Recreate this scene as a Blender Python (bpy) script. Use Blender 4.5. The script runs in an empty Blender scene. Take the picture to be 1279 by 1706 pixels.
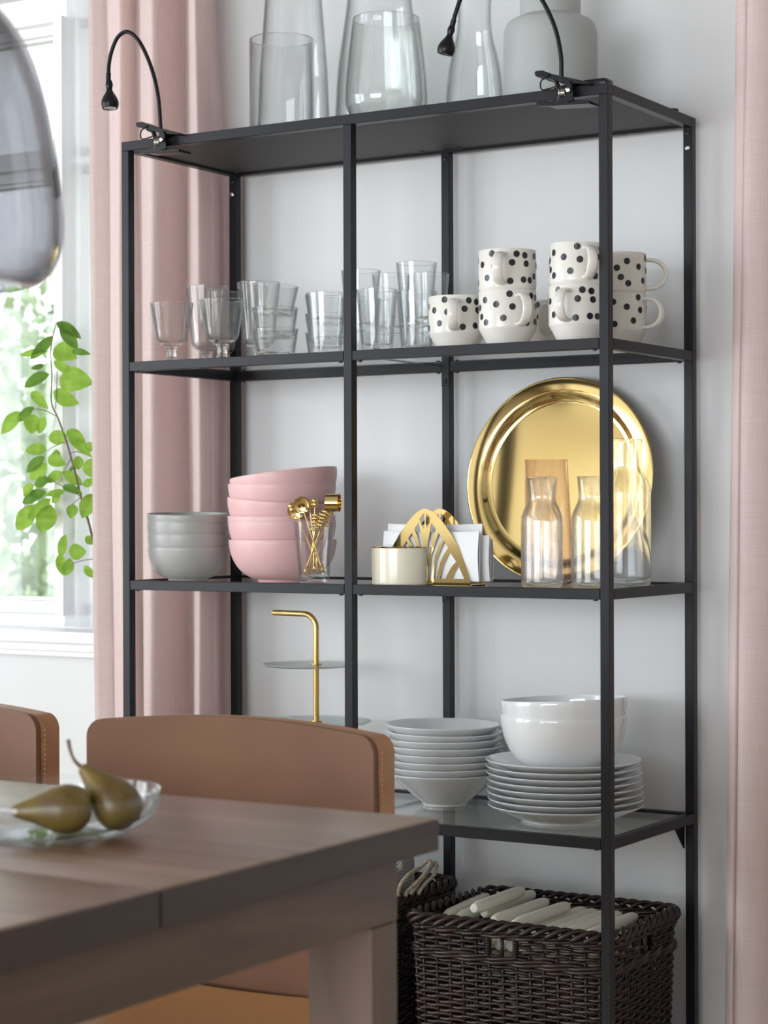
import bpy, bmesh, math, random
import numpy as np
from mathutils import Vector, Matrix, Euler, noise
PI = math.pi
random.seed(7)
sc = bpy.context.scene
C = sc.collection

# ------------------------------------------------------------------ camera
F = 3441.0; CAM = Vector((2.43651, -3.03201, 1.05622)); YAW, PITCH, ROLL = .55098, .00032, -.00313
fw = Vector((-math.sin(YAW)*math.cos(PITCH), math.cos(YAW)*math.cos(PITCH), math.sin(PITCH)))
r0 = Vector((math.cos(YAW), math.sin(YAW), 0)); u0 = r0.cross(fw)
RT = r0*math.cos(ROLL)+u0*math.sin(ROLL); UP = -r0*math.sin(ROLL)+u0*math.cos(ROLL)
cd = bpy.data.cameras.new('camera'); cam = bpy.data.objects.new('camera', cd); C.objects.link(cam)
m3 = Matrix((RT, UP, -fw)).transposed(); cam.matrix_world = Matrix.Translation(CAM) @ m3.to_4x4()
cd.sensor_fit = 'HORIZONTAL'; cd.sensor_width = 36; cd.lens = F/1279*36
cd.clip_start = .05; cd.clip_end = 200
cd.dof.use_dof = True; cd.dof.focus_distance = 3.45; cd.dof.aperture_fstop = 11.5
sc.camera = cam
# ------------------------------------------------------------------ world, light, exposure
w = bpy.data.worlds.new('sky'); sc.world = w; w.use_nodes = True
wn = w.node_tree.nodes; bg = wn['Background']
bg.inputs[0].default_value = (.90, .95, 1, 1); bg.inputs[1].default_value = 2.2
def area(name, loc, rot, sx, sy, power, col=(1, 1, 1)):
    l = bpy.data.lights.new(name, 'AREA'); l.shape = 'RECTANGLE'; l.size = sx; l.size_y = sy
    l.energy = power; l.color = col
    o = bpy.data.objects.new(name, l); C.objects.link(o); o.location = loc; o.rotation_euler = rot; return o
# daylight through the tall windows of the left wall (out of frame)
for wy, wl in ((-2.15, 1.4), (-4.1, 1.75)): area('window_daylight', (-3.06, wy, 1.41), (0, -PI/2, 0), 2.1, wl, 50*wl, (.88, .94, 1))
# and through the wide one in the wall behind the camera
area('window_daylight', (.8, -8.56, 1.24), (PI/2, 0, 0), 4.8, 2.2, 345, (.89, .945, 1))
sc.view_settings.view_transform = 'Standard'; sc.view_settings.look = 'None'
sc.view_settings.exposure = -0.06; sc.view_settings.gamma = 1.0; sc.view_settings.use_curve_mapping = False
cy = sc.cycles
cy.max_bounces = 20; cy.diffuse_bounces = 4; cy.glossy_bounces = 8; cy.transmission_bounces = 20
cy.transparent_max_bounces = 32; cy.sample_clamp_indirect = 8; cy.blur_glossy = .6
cy.caustics_reflective = False; cy.caustics_refractive = True
try:
    cy.use_denoising = True; cy.denoiser = 'OPENIMAGEDENOISE'
except Exception: pass

# ------------------------------------------------------------------ pixel -> place helpers
def ray(x, y): return fw*F + RT*(x-639.5) - UP*(y-853)
def PY(x, y, Y):
    d = ray(x, y); return CAM + d*((Y-CAM.y)/d.y)
def PZ(x, y, Z):
    d = ray(x, y); return CAM + d*((Z-CAM.z)/d.z)
def XY(x, Y, y=853): p = PY(x, y, Y); return p.x, p.y

# ------------------------------------------------------------------ mesh helpers
class MB:
    def __init__(s): s.v = []; s.f = []
    def add(s, vs, fs):
        n = len(s.v); s.v += [tuple(v) for v in vs]; s.f += [tuple(i+n for i in f) for f in fs]; return s
    def box(s, a, b, M=None):
        x0, y0, z0 = a; x1, y1, z1 = b
        vs = [Vector(p) for p in ((x0,y0,z0),(x1,y0,z0),(x1,y1,z0),(x0,y1,z0),(x0,y0,z1),(x1,y0,z1),(x1,y1,z1),(x0,y1,z1))]
        if M: vs = [M @ p for p in vs]
        return s.add(vs, [(3,2,1,0),(4,5,6,7),(0,1,5,4),(1,2,6,5),(2,3,7,6),(3,0,4,7)])
    def bbox(s, a, b, r=.003, M=None):          # box with chamfered edges
        bm = bmesh.new(); bmesh.ops.create_cube(bm, size=1)
        for v in bm.verts: v.co = Vector((a[i]+(v.co[i]+.5)*(b[i]-a[i]) for i in range(3)))
        bmesh.ops.bevel(bm, geom=list(bm.edges), offset=r, segments=(1 if r < .0015 else 2), profile=.6, affect='EDGES')
        vs = [(M @ v.co) if M else v.co.copy() for v in bm.verts]; bm.verts.index_update()
        fs = [[v.index for v in f.verts] for f in bm.faces]; bm.free(); return s.add(vs, fs)
    def tube(s, pts, r, n=8, cap=True, closed=False, sx=1, up=None):
        pts = [Vector(p) for p in pts]; N = len(pts); vs = []; prev = None
        for i, p in enumerate(pts):
            if closed: t = pts[(i+1) % N]-pts[i-1]
            else: t = pts[min(i+1, N-1)]-pts[max(i-1, 0)]
            t.normalize()
            if prev is None:
                a = Vector(up) if up else (Vector((0, 0, 1)) if abs(t.z) < .9 else Vector((1, 0, 0)))
                b = (a - t*a.dot(t)).normalized()
            else: b = (prev - t*prev.dot(t)).normalized()
            prev = b; c = t.cross(b); rr = r(i/(N-1)) if callable(r) else r
            for k in range(n):
                an = 2*PI*k/n; vs.append(p + b*(math.cos(an)*rr) + c*(math.sin(an)*rr*sx))
        fs = []
        for i in range(N if closed else N-1):
            j = (i+1) % N
            for k in range(n): fs.append((i*n+k, i*n+(k+1) % n, j*n+(k+1) % n, j*n+k))
        if cap and not closed: fs += [tuple(reversed(range(n))), tuple((N-1)*n+k for k in range(n))]
        return s.add(vs, fs)
    def lathe(s, prof, n=48, M=None):
        rings = []; vs = []; fs = []
        for r, z in prof:
            if r < 1e-6: rings.append([len(vs)]); vs.append(Vector((0, 0, z)))
            else:
                rings.append(list(range(len(vs), len(vs)+n)))
                vs += [Vector((r*math.cos(2*PI*k/n), r*math.sin(2*PI*k/n), z)) for k in range(n)]
        for a, b in zip(rings, rings[1:]):
            for k in range(n):
                k2 = (k+1) % n
                if len(a) == 1 and len(b) == 1: continue
                if len(a) == 1: fs.append((a[0], b[k2], b[k]))
                elif len(b) == 1: fs.append((a[k], a[k2], b[0]))
                else: fs.append((a[k], a[k2], b[k2], b[k]))
        if M: vs = [M @ v for v in vs]
        return s.add(vs, fs)
    def build(s, name, mat, parent=None, smooth=35, kind=None, label=None, recalc=True):
        me = bpy.data.meshes.new(name); me.from_pydata(s.v, [], s.f); me.update()
        if recalc:
            bm = bmesh.new(); bm.from_mesh(me); bmesh.ops.recalc_face_normals(bm, faces=bm.faces); bm.to_mesh(me); bm.free()
        if smooth:
            me.shade_smooth()
            if smooth < 180: me.set_sharp_from_angle(angle=math.radians(smooth))
        me.materials.append(mat)
        o = bpy.data.objects.new(name, me); C.objects.link(o)
        if parent: o.parent = parent
        if kind: o['kind'] = kind
        if label: o['label'] = label
        return o
def fillet(pts, rad, n=5):
    out = [pts[0]]
    for i in range(1, len(pts)-1):
        p, a, b = Vector(pts[i]), Vector(pts[i-1]), Vector(pts[i+1]); r = (rad[i] if i < len(rad) else 0) if isinstance(rad, (list, tuple)) else rad
        if r <= 0: out.append(tuple(p)); continue
        d1, d2 = (a-p), (b-p); l = min(r, d1.length*.49, d2.length*.49)
        s0, s1 = p+d1.normalized()*l, p+d2.normalized()*l
        for k in range(n+1):
            t = k/n; out.append(tuple(s0*(1-t)**2 + p*2*t*(1-t) + s1*t*t))
    out.append(pts[-1]); return out
def smooth_path(pts, n=8, closed=False):
    P = [Vector(p) for p in pts]; out = []; N = len(P)
    for i in range(N if closed else N-1):
        g = (lambda k: P[k % N]) if closed else (lambda k: P[max(0, min(N-1, k))])
        a, b, c, d = g(i-1), g(i), g(i+1), g(i+2)
        for k in range(n):
            t = k/n; out.append(.5*((2*b)+(c-a)*t+(2*a-5*b+4*c-d)*t*t+(3*b-a-3*c+d)*t**3))
    if not closed: out.append(P[-1])
    return out
def thing(name, label, cat, loc=(0, 0, 0), rot=(0, 0, 0), group=None, scale=None):
    o = bpy.data.objects.new(name, None); C.objects.link(o); o.location = loc; o.rotation_euler = rot
    o.empty_display_size = .05
    o['label'] = label; o['category'] = cat
    if group: o['group'] = group
    if scale: o.scale = scale
    return o
def tag(o, label, cat, group=None):
    o['label'] = label; o['category'] = cat
    if group: o['group'] = group
    return o
def dup(root, loc, rot, label, group=None):
    r = root.copy(); C.objects.link(r); r.location = loc; r.rotation_euler = rot; r['label'] = label
    if group: r['group'] = group
    for ch in list(root.children):
        c = ch.copy(); C.objects.link(c); c.parent = r
        for g in ch.children:
            d = g.copy(); C.objects.link(d); d.parent = c
    return r

# ------------------------------------------------------------------ materials
def mat(name, col=(.8, .8, .8), rough=.5, metal=0, **k):
    m = bpy.data.materials.new(name); m.use_nodes = True; b = m.node_tree.nodes['Principled BSDF']
    b.inputs['Base Color'].default_value = (*col, 1); b.inputs['Roughness'].default_value = rough; b.inputs['Metallic'].default_value = metal
    for kk, v in k.items(): b.inputs[kk.replace('_', ' ')].default_value = v
    return m
def nd(m, t, **k):
    n = m.node_tree.nodes.new(t)
    for a, v in k.items():
        if hasattr(n, a): setattr(n, a, v)
        else: n.inputs[a].default_value = v
    return n
def lk(m, a, b): m.node_tree.links.new(a, b)
def B(m): return m.node_tree.nodes['Principled BSDF']
def coords(m, scale=(1, 1, 1), kind='Object', rot=(0, 0, 0)):
    tc = nd(m, 'ShaderNodeTexCoord'); mp = nd(m, 'ShaderNodeMapping'); mp.inputs['Scale'].default_value = scale
    mp.inputs['Rotation'].default_value = rot
    lk(m, tc.outputs[kind], mp.inputs[0]); return mp.outputs[0]
def add_noise(m, c1, c2, scale=5, sc3=(1, 1, 1), detail=4, bump=0, bscale=None, bdist=.001, rough=None, lo=.3, hi=.7, bsc3=None):
    v = coords(m, sc3); n = nd(m, 'ShaderNodeTexNoise'); n.inputs['Scale'].default_value = scale; n.inputs['Detail'].default_value = detail
    lk(m, v, n.inputs['Vector'])
    rp = nd(m, 'ShaderNodeValToRGB'); rp.color_ramp.elements[0].position = lo; rp.color_ramp.elements[1].position = hi
    rp.color_ramp.elements[0].color = (*c1, 1); rp.color_ramp.elements[1].color = (*c2, 1)
    lk(m, n.outputs['Fac'], rp.inputs[0]); lk(m, rp.outputs[0], B(m).inputs['Base Color'])
    if bump:
        v2 = coords(m, bsc3 or sc3); n2 = nd(m, 'ShaderNodeTexNoise'); n2.inputs['Scale'].default_value = bscale or scale; n2.inputs['Detail'].default_value = 3
        lk(m, v2, n2.inputs['Vector'])
        bp = nd(m, 'ShaderNodeBump'); bp.inputs['Strength'].default_value = bump; bp.inputs['Distance'].default_value = bdist
        lk(m, n2.outputs['Fac'], bp.inputs['Height']); lk(m, bp.outputs[0], B(m).inputs['Normal'])
    return rp
M = {}
M['wall'] = mat('painted_wall', (.72, .72, .70), .75)
add_noise(M['wall'], (.72, .725, .725), (.74, .745, .745), 1.5, bump=.25, bscale=220, bdist=.0012)
M['darkwall'] = mat('taupe_wall', (.48, .45, .43), .8)
M['ceiling'] = mat('ceiling_paint', (.55, .55, .54), .9)
M['white_paint'] = mat('white_gloss_paint', (.84, .845, .85), .35)
add_noise(M['white_paint'], (.83, .835, .84), (.86, .865, .87), 3)
M['floor'] = mat('oak_floor', (.35, .22, .13), .4)
add_noise(M['floor'], (.50, .42, .33), (.68, .60, .50), 3, (1, 12, 1), detail=6)
M['metal'] = mat('charcoal_powder_coat', (.020, .020, .023), .36)
add_noise(M['metal'], (.010, .010, .012), (.014, .014, .017), 8, bump=.04, bscale=900, bdist=.0002)
B(M['metal']).inputs['Specular IOR Level'].default_value = .26
M['board'] = mat('dark_fibreboard', (.035, .033, .034), .6)
add_noise(M['board'], (.03, .028, .029), (.045, .042, .043), 300, detail=3)
M['blackplastic'] = mat('black_plastic', (.008, .008, .009), .3); B(M['blackplastic']).inputs['Specular IOR Level'].default_value = .25
M['screw'] = mat('zinc_screw', (.75, .76, .78), .25, 1)
M['blackscrew'] = mat('black_screw', (.02, .02, .02), .35)
M['goldmirror'] = mat('polished_brass', (.80, .60, .24), .08, 1)
add_noise(M['goldmirror'], (.79, .58, .23), (.83, .63, .28), 6, bump=.05, bscale=5, bdist=.004)
M['brushed'] = mat('brushed_brass', (.62, .42, .15), .28, 1)
add_noise(M['brushed'], (.56, .37, .13), (.68, .48, .2), 60, (1, 1, .1))
M['cream'] = mat('cream_enamel', (.86, .80, .64), .12)
M['porcelain'] = mat('white_porcelain', (.80, .815, .82), .10); B(M['porcelain']).inputs['Coat Weight'].default_value = .3
M['mug'] = mat('cream_stoneware', (.80, .775, .72), .22)
M['dot'] = mat('black_print', (.012, .012, .016), .3)
M['pink'] = mat('pink_stoneware', (.74, .46, .46), .42)
add_noise(M['pink'], (.72, .445, .445), (.76, .48, .48), 20)
M['grey'] = mat('grey_stoneware', (.42, .41, .39), .36)
add_noise(M['grey'], (.36, .36, .345), (.40, .40, .385), 20)
M['jar'] = mat('grey_matte_ceramic', (.55, .57, .55), .5)
add_noise(M['jar'], (.38, .40, .39), (.42, .44, .43), 10)
M['napkin'] = mat('white_paper', (.86, .86, .86), .8)
M['candle'] = mat('ivory_wax', (.90, .87, .76), .45); B(M['candle']).inputs['Subsurface Weight'].default_value = .3
B(M['candle']).inputs['Subsurface Radius'].default_value = (.01, .008, .005)
M['wick'] = mat('cotton_wick', (.75, .70, .6), .9)
M['wicker'] = mat('dark_brown_wicker', (.035, .02, .016), .36); B(M['wicker']).inputs['Specular IOR Level'].default_value = .4
add_noise(M['wicker'], (.010, .006, .005), (.045, .022, .017), 14, detail=5)
M['rope'] = mat('jute_rope', (.42, .35, .27), .9)
add_noise(M['rope'], (.30, .25, .19), (.55, .47, .37), 180, bump=.5, bscale=260, bdist=.001)
def glassmat(name, col=(1, 1, 1), ior=1.45, clear=.25, rough=0):
    m = bpy.data.materials.new(name); m.use_nodes = True; nt = m.node_tree; nt.nodes.clear()
    out = nt.nodes.new('ShaderNodeOutputMaterial'); g = nt.nodes.new('ShaderNodeBsdfGlass'); g.inputs['Color'].default_value = (*col, 1)
    g.inputs['IOR'].default_value = ior; g.inputs['Roughness'].default_value = rough
    t = nt.nodes.new('ShaderNodeBsdfTransparent'); t.inputs[0].default_value = (*col, 1)
    mx = nt.nodes.new('ShaderNodeMixShader'); mx.inputs[0].default_value = clear
    nt.links.new(g.outputs[0], mx.inputs[1]); nt.links.new(t.outputs[0], mx.inputs[2]); nt.links.new(mx.outputs[0], out.inputs[0]); return m
def thinglass(name, face=(.985, .99, .99), edge=(.30, .34, .34), r0_=.035, p=3.2):
    """thin blown glass: clear face-on, darker and more mirror-like at grazing angles"""
    m = bpy.data.materials.new(name); m.use_nodes = True; nt = m.node_tree; nt.nodes.clear()
    out = nt.nodes.new('ShaderNodeOutputMaterial'); t = nt.nodes.new('ShaderNodeBsdfTransparent'); g = nt.nodes.new('ShaderNodeBsdfGlossy')
    g.inputs['Roughness'].default_value = .02; g.inputs['Color'].default_value = (1, 1, 1, 1)
    lw = nt.nodes.new('ShaderNodeLayerWeight'); lw.inputs[0].default_value = .5
    pw = nt.nodes.new('ShaderNodeMath'); pw.operation = 'POWER'; pw.inputs[1].default_value = p; nt.links.new(lw.outputs['Facing'], pw.inputs[0])
    mc = nt.nodes.new('ShaderNodeMix'); mc.data_type = 'RGBA'; mc.inputs[6].default_value = (*face, 1); mc.inputs[7].default_value = (*edge, 1)
    nt.links.new(pw.outputs[0], mc.inputs[0]); nt.links.new(mc.outputs[2], t.inputs[0])
    p5 = nt.nodes.new('ShaderNodeMath'); p5.operation = 'POWER'; p5.inputs[1].default_value = 5; nt.links.new(lw.outputs['Facing'], p5.inputs[0])
    fr = nt.nodes.new('ShaderNodeMath'); fr.operation = 'MULTIPLY_ADD'; fr.inputs[1].default_value = 1-r0_; fr.inputs[2].default_value = r0_; nt.links.new(p5.outputs[0], fr.inputs[0])
    mx = nt.nodes.new('ShaderNodeMixShader'); nt.links.new(fr.outputs[0], mx.inputs[0]); nt.links.new(t.outputs[0], mx.inputs[1]); nt.links.new(g.outputs[0], mx.inputs[2])
    nt.links.new(mx.outputs[0], out.inputs[0]); return m
def blend(name, a, share, ior=1.45):
    m = a.copy(); m.name = name; nt = m.node_tree; out = [n for n in nt.nodes if n.type == 'OUTPUT_MATERIAL'][0]; src = out.inputs[0].links[0].from_socket
    g = nt.nodes.new('ShaderNodeBsdfGlass'); g.inputs['IOR'].default_value = ior; g.inputs['Roughness'].default_value = 0; g.inputs['Color'].default_value = (.985, .99, .99, 1)
    mx = nt.nodes.new('ShaderNodeMixShader'); mx.inputs[0].default_value = share
    nt.links.new(src, mx.inputs[1]); nt.links.new(g.outputs[0], mx.inputs[2]); nt.links.new(mx.outputs[0], out.inputs[0]); return m
M['solid'] = glassmat('clear_glass_base', (.985, .992, .99), clear=.15)
M['glass'] = thinglass('clear_glass', edge=(.20, .24, .24))
M['greenglass'] = blend('greenish_glass', thinglass('greenish_thin_glass', (.975, .985, .975), (.22, .29, .25)), .12)
M['shelfglass'] = thinglass('shelf_glass', (.96, .98, .975), (.72, .79, .78), p=6)
M['tintglass'] = thinglass('rose_tinted_glass', (.975, .935, .925), (.42, .26, .23))
M['pane'] = thinglass('window_glass', (.99, .99, .99), (.9, .9, .9))
M['smoke'] = thinglass('smoked_glass', (.70, .70, .71), (.20, .20, .21))
M['carafe'] = blend('carafe_glass', thinglass('carafe_thin_glass', edge=(.20, .24, .24)), .2)
def thickbase(o, z, m=None):
    """the thick bottom of a vessel refracts: its faces take the solid glass"""
    o.data.materials.append(m or M['solid']); zt = max(v.co.z for v in o.data.vertices)
    for p in o.data.polygons:
        if p.center.z < z or p.center.z > zt-.0011: p.material_index = 1
    return o
def clothmat(name, c1, c2, transl=.45, alpha=None, wsc=900):
    m = bpy.data.materials.new(name); m.use_nodes = True; nt = m.node_tree; nt.nodes.clear()
    out = nt.nodes.new('ShaderNodeOutputMaterial'); d = nt.nodes.new('ShaderNodeBsdfDiffuse'); t = nt.nodes.new('ShaderNodeBsdfTranslucent')
    mx = nt.nodes.new('ShaderNodeMixShader'); mx.inputs[0].default_value = transl
    rps = []
    for s in ((12, 12, wsc), (wsc*.8, wsc*.8, 10)):
        v = coords(m, s); n = nt.nodes.new('ShaderNodeTexNoise'); n.inputs['Scale'].default_value = 1; n.inputs['Detail'].default_value = 2
        nt.links.new(v, n.inputs['Vector']); rps.append(n.outputs['Fac'])
    ad = nt.nodes.new('ShaderNodeMath'); ad.operation = 'ADD'; nt.links.new(rps[0], ad.inputs[0]); nt.links.new(rps[1], ad.inputs[1])
    hf = nt.nodes.new('ShaderNodeMath'); hf.operation = 'MULTIPLY'; hf.inputs[1].default_value = .5; nt.links.new(ad.outputs[0], hf.inputs[0])
    rp = nt.nodes.new('ShaderNodeValToRGB'); rp.color_ramp.elements[0].position = .34; rp.color_ramp.elements[1].position = .66
    rp.color_ramp.elements[0].color = (*c1, 1); rp.color_ramp.elements[1].color = (*c2, 1); nt.links.new(hf.outputs[0], rp.inputs[0])
    bp = nt.nodes.new('ShaderNodeBump'); bp.inputs['Strength'].default_value = .3; bp.inputs['Distance'].default_value = .0008
    nt.links.new(hf.outputs[0], bp.inputs['Height'])
    for x in (d, t): nt.links.new(rp.outputs[0], x.inputs[0]); nt.links.new(bp.outputs[0], x.inputs['Normal'])
    nt.links.new(d.outputs[0], mx.inputs[1]); nt.links.new(t.outputs[0], mx.inputs[2]); last = mx.outputs[0]
    if alpha is not None:
        tr = nt.nodes.new('ShaderNodeBsdfTransparent'); m2 = nt.nodes.new('ShaderNodeMixShader'); m2.inputs[0].default_value = alpha
        nt.links.new(tr.outputs[0], m2.inputs[1]); nt.links.new(last, m2.inputs[2]); last = m2.outputs[0]
    nt.links.new(last, out.inputs[0]); return m
M['curtain'] = clothmat('pink_linen', (.80, .645, .62), (.90, .78, .755), .38, wsc=1400)
M['sheer'] = clothmat('white_sheer', (.86, .87, .88), (.95, .95, .96), .8, alpha=.8)
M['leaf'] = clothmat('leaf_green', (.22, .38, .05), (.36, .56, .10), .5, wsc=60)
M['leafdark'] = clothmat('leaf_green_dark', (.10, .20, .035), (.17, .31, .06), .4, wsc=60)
M['stem'] = mat('bark', (.16, .10, .07), .8)
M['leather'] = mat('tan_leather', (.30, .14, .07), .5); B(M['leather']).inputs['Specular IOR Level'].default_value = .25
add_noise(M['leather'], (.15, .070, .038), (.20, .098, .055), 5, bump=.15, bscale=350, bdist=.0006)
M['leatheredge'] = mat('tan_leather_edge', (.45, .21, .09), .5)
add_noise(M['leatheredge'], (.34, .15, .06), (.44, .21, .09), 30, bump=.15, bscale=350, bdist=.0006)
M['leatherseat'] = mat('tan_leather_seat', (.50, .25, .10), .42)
M['thread'] = mat('stitch_thread', (.60, .36, .2), .8)
M['chairleg'] = mat('dark_steel', (.03, .03, .03), .4, .6)
def woodmat(name, c1, c2, axis, rough):
    m = mat(name, c1, rough); s = {0: (1.2, 14, 14), 1: (14, 1.2, 14), 2: (14, 14, 1.2)}[axis]
    v = coords(m, s); n = nd(m, 'ShaderNodeTexNoise'); n.inputs['Scale'].default_value = 2.2; n.inputs['Detail'].default_value = 8; n.inputs['Distortion'].default_value = .6
    lk(m, v, n.inputs['Vector']); rp = nd(m, 'ShaderNodeValToRGB')
    rp.color_ramp.elements[0].position = .3; rp.color_ramp.elements[1].position = .72
    rp.color_ramp.elements[0].color = (*c1, 1); rp.color_ramp.elements[1].color = (*c2, 1)
    lk(m, n.outputs['Fac'], rp.inputs[0]); lk(m, rp.outputs[0], B(m).inputs['Base Color'])
    bp = nd(m, 'ShaderNodeBump'); bp.inputs['Strength'].default_value = .12; bp.inputs['Distance'].default_value = .001
    lk(m, n.outputs['Fac'], bp.inputs['Height']); lk(m, bp.outputs[0], B(m).inputs['Normal']); return m
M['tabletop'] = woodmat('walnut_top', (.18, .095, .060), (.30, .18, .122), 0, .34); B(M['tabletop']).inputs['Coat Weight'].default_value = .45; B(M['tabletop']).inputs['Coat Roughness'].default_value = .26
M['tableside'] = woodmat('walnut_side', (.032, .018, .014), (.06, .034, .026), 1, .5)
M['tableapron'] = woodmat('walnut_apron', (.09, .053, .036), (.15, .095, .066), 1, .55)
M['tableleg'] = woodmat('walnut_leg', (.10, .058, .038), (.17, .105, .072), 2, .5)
M['pear'] = mat('pear_skin', (.2, .18, .04), .35)
add_noise(M['pear'], (.09, .045, .014), (.25, .18, .03), 14, detail=6, lo=.35, hi=.65)
M['grass'] = mat('lawn', (.12, .22, .05), .9); add_noise(M['grass'], (.26, .36, .18), (.36, .46, .24), 1.2)
M['foliage'] = mat('tree_foliage', (.1, .2, .05), .9); add_noise(M['foliage'], (.24, .33, .17), (.42, .52, .30), 3)
M['gravel'] = mat('pale_gravel', (.55, .53, .48), .95)

# ------------------------------------------------------------------ room shell
WY = .385
X0, X1, Y0, ZC = -2.9, 3.9, -8.4, 2.62
def struct(name, mb, m, smooth=0):
    return mb.build(name, m, kind='structure', smooth=smooth)
WX0, WX1, WZ0, WZ1 = -1.66, -.185, .775, 2.195      # window hole in the back wall
b = MB()
b.box((X0-.25, WY, 0), (WX0, WY+.28, ZC)); b.box((WX1, WY, 0), (X1+.1, WY+.28, ZC))
b.box((WX0, WY, 0), (WX1, WY+.28, WZ0)); b.box((WX0, WY, WZ1), (WX1, WY+.28, ZC))
struct('wall_back', b, M['wall'])
b = MB(); LW = [(-5.0, -3.2), (-2.9, -1.4)]
b.box((X0-.15, Y0, 0), (X0, WY, .34)); b.box((X0-.15, Y0, 2.48), (X0, WY, ZC))
for a, c in ((Y0, -5.0), (-3.2, -2.9), (-1.4, WY)): b.box((X0-.15, a, .34), (X0, c, 2.48))
struct('wall_left', b, M['wall'])
struct('added_panel_1', MB().box((X0, Y0, 0), (X0+.02, -5.12, .90)), M['tableside'])   # unseen dark panel, added to darken the lower reflections in the brass
struct('added_panel_2', MB().box((X0, -7.02, .90), (X0+.06, -6.84, ZC)), M['tableside']); struct('added_panel_3', MB().box((X0, Y0, .90), (X0+.02, -7.45, ZC)), M['tableside'])  # unseen dark upright and end panel, added to put dark bands in the tray's reflection
struct('wall_right', MB().box((X1, Y0, 0), (X1+.1, WY, ZC)), M['darkwall'])
b = MB()
for q0, q1, z0, z1 in ((X0-.15, -1.65, 0, ZC), (3.25, X1+.1, 0, ZC), (-1.65, 3.25, 0, .12), (-1.65, 3.25, 2.36, ZC)): b.box((q0, Y0-.1, z0), (q1, Y0, z1))
struct('wall_front', b, M['darkwall'])
struct('floor', MB().box((X0-.15, Y0-.1, -.05), (X1+.1, WY+.28, 0)), M['floor'])
struct('ceiling', MB().box((X0-.15, Y0-.1, ZC), (X1+.1, WY+.28, ZC+.05)), M['ceiling'])
struct('baseboard_back', MB().box((X0, WY-.012, 0), (X1, WY, .09)), M['white_paint'])

def slab(name, parent, boxes, m=M['white_paint'], r=.002, **k):
    b = MB()
    for a, c in boxes: b.bbox(a, c, r)
    return b.build(name, m, parent, **k)
# window_1: white casement pair with transoms, mouldings and sill
win = bpy.data.objects.new('window_1', None); C.objects.link(win); win['kind'] = 'structure'
GY = .50                                   # plane of the glass
mx0, mx1 = XY(89, .41)[0], XY(104, .41)[0]                    # mullion
slab('frame_post', win, [((WX0, GY-.05, WZ0), (WX0+.05, GY+.06, WZ1))])
slab('frame_post', win, [((WX1-.05, GY-.05, WZ0), (WX1, GY+.06, WZ1))])
slab('frame_head', win, [((WX0+.05, GY-.05, WZ1-.06), (WX1-.05, GY+.06, WZ1))])
slab('frame_bottom', win, [((WX0+.05, GY-.05, WZ0), (WX1-.05, GY+.06, WZ0+.06))])
slab('mullion', win, [((mx0, GY-.088, WZ0+.06), (mx1, GY+.05, WZ1-.06)), ((mx1, GY-.045, WZ0+.06), (mx1+.008, GY+.05, WZ1-.06)), ((mx1+.008, GY-.02, WZ0+.06), (mx1+.016, GY+.05, WZ1-.06))])
tz = 1.825
for a, c in ((WX0+.05, mx0), (mx1, WX1-.05)):
    slab('transom', win, [((a, GY-.06, tz-.008), (c, GY+.05, tz+.004))])
    for z0, z1 in ((WZ0+.06, tz-.008), (tz+.004, WZ1-.06)):
        s = slab('sash', win, [((a, GY-.03, z0), (c, GY+.03, z0+.028)), ((a, GY-.03, z1-.022), (c, GY+.03, z1)),
                               ((a, GY-.03, z0), (a+.035, GY+.03, z1)), ((c-.03, GY-.03, z0), (c, GY+.03, z1)),
                               ((a+.03, GY-.018, z0+.028), (c-.03, GY+.01, z0+.036)), ((a+.03, GY-.018, z1-.030), (c-.03, GY+.01, z1-.022))])
        MB().box((a+.03, GY, z0+.02), (c-.025, GY+.004, z1-.015)).build('pane', M['pane'], s, smooth=0)
slab('casing', win, [((WX0-.08, WY-.018, WZ0), (WX0, WY+.001, WZ1+.08))]); slab('casing', win, [((WX1, WY-.018, WZ0), (WX1+.06, WY+.001, WZ1+.08))])
slab('casing', win, [((WX0, WY-.018, WZ1), (WX1, WY+.001, WZ1+.08))])
slab('window_sill', win, [((WX0-.1, .335, WZ0+.006), (WX1+.06, GY-.05, WZ0+.032))], r=.005)
slab('sill_moulding', win, [((WX0-.08, .355, WZ0-.012), (WX1+.05, WY+.001, WZ0+.006)), ((WX0-.08, .365, WZ0-.024), (WX1+.05, WY+.001, WZ0-.012))])
# window_2: tall pair of windows in the left wall, out of frame (the daylight above stands outside it)
for i, (a, c) in enumerate(LW):
    wn2 = bpy.data.objects.new('window_%d' % (i+2), None); C.objects.link(wn2); wn2['kind'] = 'structure'
    for q in (((X0-.12, a, .34), (X0-.03, a+.05, 2.48)), ((X0-.12, c-.05, .34), (X0-.03, c, 2.48)), ((X0-.12, (a+c)/2-.025, .39), (X0-.03, (a+c)/2+.025, 2.43))):
        slab('frame_post', wn2, [q])
    for z in (.34, 2.43): slab('frame_rail', wn2, [((X0-.12, a+.05, z), (X0-.03, c-.05, z+.05))])
    for q0, q1 in ((a+.05, (a+c)/2-.035), ((a+c)/2+.035, c-.05)): slab('glazing_bar', wn2, [((X0-.10, q0, 1.85), (X0-.05, q1, 1.89))])

wn2 = bpy.data.objects.new('window_4', None); C.objects.link(wn2); wn2['kind'] = 'structure'
for a, c in ((-1.65, -1.60), (-.05, 0), (1.6, 1.65), (3.2, 3.25)): slab('frame_post', wn2, [((a, Y0-.08, .12), (c, Y0-.02, 2.36))])
for z in (.12, 2.31): slab('frame_rail', wn2, [((-1.60, Y0-.08, z), (3.2, Y0-.02, z+.05))])
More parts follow.
